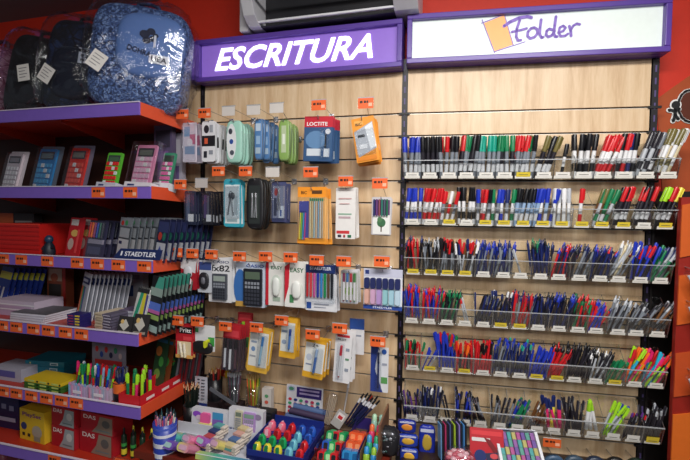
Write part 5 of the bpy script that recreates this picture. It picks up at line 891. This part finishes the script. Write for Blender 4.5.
for i, (c, nm) in enumerate((('6a9ac8', 'pale blue'), ('b83a6a', 'magenta'), ('4a5a8a', 'slate'), ('a8c83a', 'lime'), ('8a7ac0', 'lilac'), ('4a8ac8', 'sky blue'))):
    ua, za = RU(444+4.6*i, 423, .16); t = thing('eraser_strip', nm+' upright eraser strip beneath the trays', 'eraser', R, ua, .16, RZ+.001, 0, R_(-2), R_(18)); H = za-RZ; MB().cbox(-.0045, .0045, 0, .04, 0, H*.98, C('20222c', .4), .002).build('black_side', t); MB().cbox(-.0125+.003, -.0045, -.0, .035, .004, H*.95, C(c, .4), .002).build('coloured_side', t)
ua, za = RU(460, 447, .26); t = thing('clear_tub', 'clear domed tub of pink sweets beneath the trays', 'tub', R, ua, .26, RZ+.03); MB().lathe([(.05, 0), (.062, .03), (.06, .055), (.042, .078), (0, .088)], FILM, 24).build('dome', t)
for i in range(26): a = i*2.4; rr = .045*math.sqrt((i+.5)/26); o = MB().ell((0, 0, 0), .013, .010, .009, C(('d88a9a', 'c05a6a', 'e0b0b8')[i % 3], .4), 10, 6); o = o.build('sweet', t); o.location = (rr*math.cos(a), rr*math.sin(a), .062-.3*rr+.004*(i % 3))
ua, za = RU(470, 428, .17); ub, zb = RU(503, 462, .17); W, H = ub-ua, za-RZ
t = thing('scissors_pack', 'red pack with navy and black tools pictured, under the trays', 'pack', R, (ua+ub)/2, .22, RZ+.002, R_(-22)); MB().cbox(-W/2, W/2, 0, .012, 0, H*1.06, C('b81c2a', .35), .004).build('pack_body', t)
g = MB(); art(g, W, H*1.06, 0, [('r', .05, .06, .95, .16, 'd8343c'), ('r', .06, .22, .6, .3, 'd8d4d4'), ('p', ((.4, .2), (.6, .25), (.95, .6), (.85, .7)), '7a1018'), ('e', .3, .62, .18, .14, '1c2c6a'), ('p', ((.45, .55), (.9, .5), (.95, .75), (.5, .8)), '24284a'), ('p', ((.3, .75), (.8, .82), (.7, .95), (.25, .88)), '15151c'), ('e', .7, .6, .12, .06, 'd04a50')]); g.v = [(x, y-.0005, z+H*1.06) for x, y, z in g.v]; g.build('printed_front', t)
ua, za = RU(503, 430, .14); ub, zb = RU(540, 458, .26)
t = thing('display_tray', 'white open tray of pastel striped sticks beneath the trays', 'display tray', R, RU(523, 450, .2)[0], .26, RZ+.006, R_(0), 0, R_(6)); m = C('dcdde4', .4); X = Matrix.Rotation(R_(38), 4, 'X'); W = .155
MB().box(-W/2, W/2, 0, .19, 0, .003, m, X).box(-W/2-.008, -W/2+.003, 0, .19, 0, .024, m, X).box(W/2-.003, W/2+.008, 0, .19, 0, .024, m, X).box(-W/2-.008, W/2+.008, -.006, 0, -.01, .032, m, X).box(-W/2, W/2, .19, .193, 0, .034, m, X).build('tray_body', t)
MB().box(-W*.42, -W*.12, -.0072, -.006, .004, .022, C('24407a'), X).box(-W*.42, -W*.16, .1885, .19, .026, .034, C('24407a'), X).build('blue_label', t)
for i in range(8):
    x = -W/2+.013+i*(W-.026)/7; g = MB(); cc = ['4a9a9a', 'b0a868', 'a8508a', '6a5098', '58988a', '8a5a9a']
    for j in range(6): g.cbox(x-.008, x+.008, .008+.03*j, .037+.03*j, .004, .018, C(cc[(i+j*2) % 6], .4), .003, X)
    g.build('pastel_stick', t)
for i in range(5):
    u, z = RU(556+21*i, 457+i, .12); t = thing('tape_roll', ['blue-grey', 'slate', 'navy', 'black', 'dark green'][i]+' round coil hanging at the bottom below the trays', 'tape roll', R, u, .10, z-.045, R_(90)); MB().lathe([(.022, -.012), (.042, -.012), (.044, 0), (.042, .012), (.022, .012), (.02, 0), (.022, -.012)], C(['3f5a78', '34485c', '1c2840', '141418', '15281f'][i], .4), 22).build('coil', t); MB().lathe([(.0205, -.009), (.0205, .009)], C('8a8a90', .4), 18).build('core', t)
    hk = MB().tube([(0, 0, 0), (0, -.13, .004), (0, -.135, .012)], .0022, CHR).build('peg_hook'); place(hk, R, u, .0, z-.022); props(hk, 'plain chrome peg hook holding the '+['blue-grey', 'slate', 'navy', 'black', 'dark green'][i]+' coil', 'peg hook')
# hanging packs on the stand at the right edge
def rpack(bb, w_, lab, cols, ry, n=4):
    ua, za = R.at(bb[0], bb[1], w_); ub, zb = R.at(bb[2], bb[3], w_); W, H = ub-ua, za-zb; t = thing('marker_pack', lab, 'marker pack', R, (ua+ub)/2, w_, za, 0, ry)
    MB().cbox(-W/2, W/2, 0, .002, -H, 0, BLI, .004).build('pouch', t)
    for i in range(n): x = -W/2+(i+.5)*W/n; MB().cyl((x, -.006, -H*.1), (x, -.006, -H*.7), .005, .005, C('b8b6c0', .35), 8).cyl((x, -.006, -H*.7), (x, -.006, -H*.93), .006, .006, C(cols[i % len(cols)], .35), 8).build('marker', t)
    MB().tube([(0, .0, -.005), (0, .05, .0)], .002, CHR).build('hanging_loop', t)
rpack((682, 268, 702, 312), .17, 'clear pack of white markers with dark tips hanging at right', ('16203a', '3a2a6a', '8a1f2a'), R_(-28)); rpack((684, 372, 704, 412), .17, 'clear pack of grey and red pens hanging low at the right edge', ('8a3034', '9a94a0'), R_(-22)); rpack((684, 302, 700, 330), .165, 'second clear pack hanging below the white markers', ('4a4a5a', '6a2a30'), R_(-25), 3)
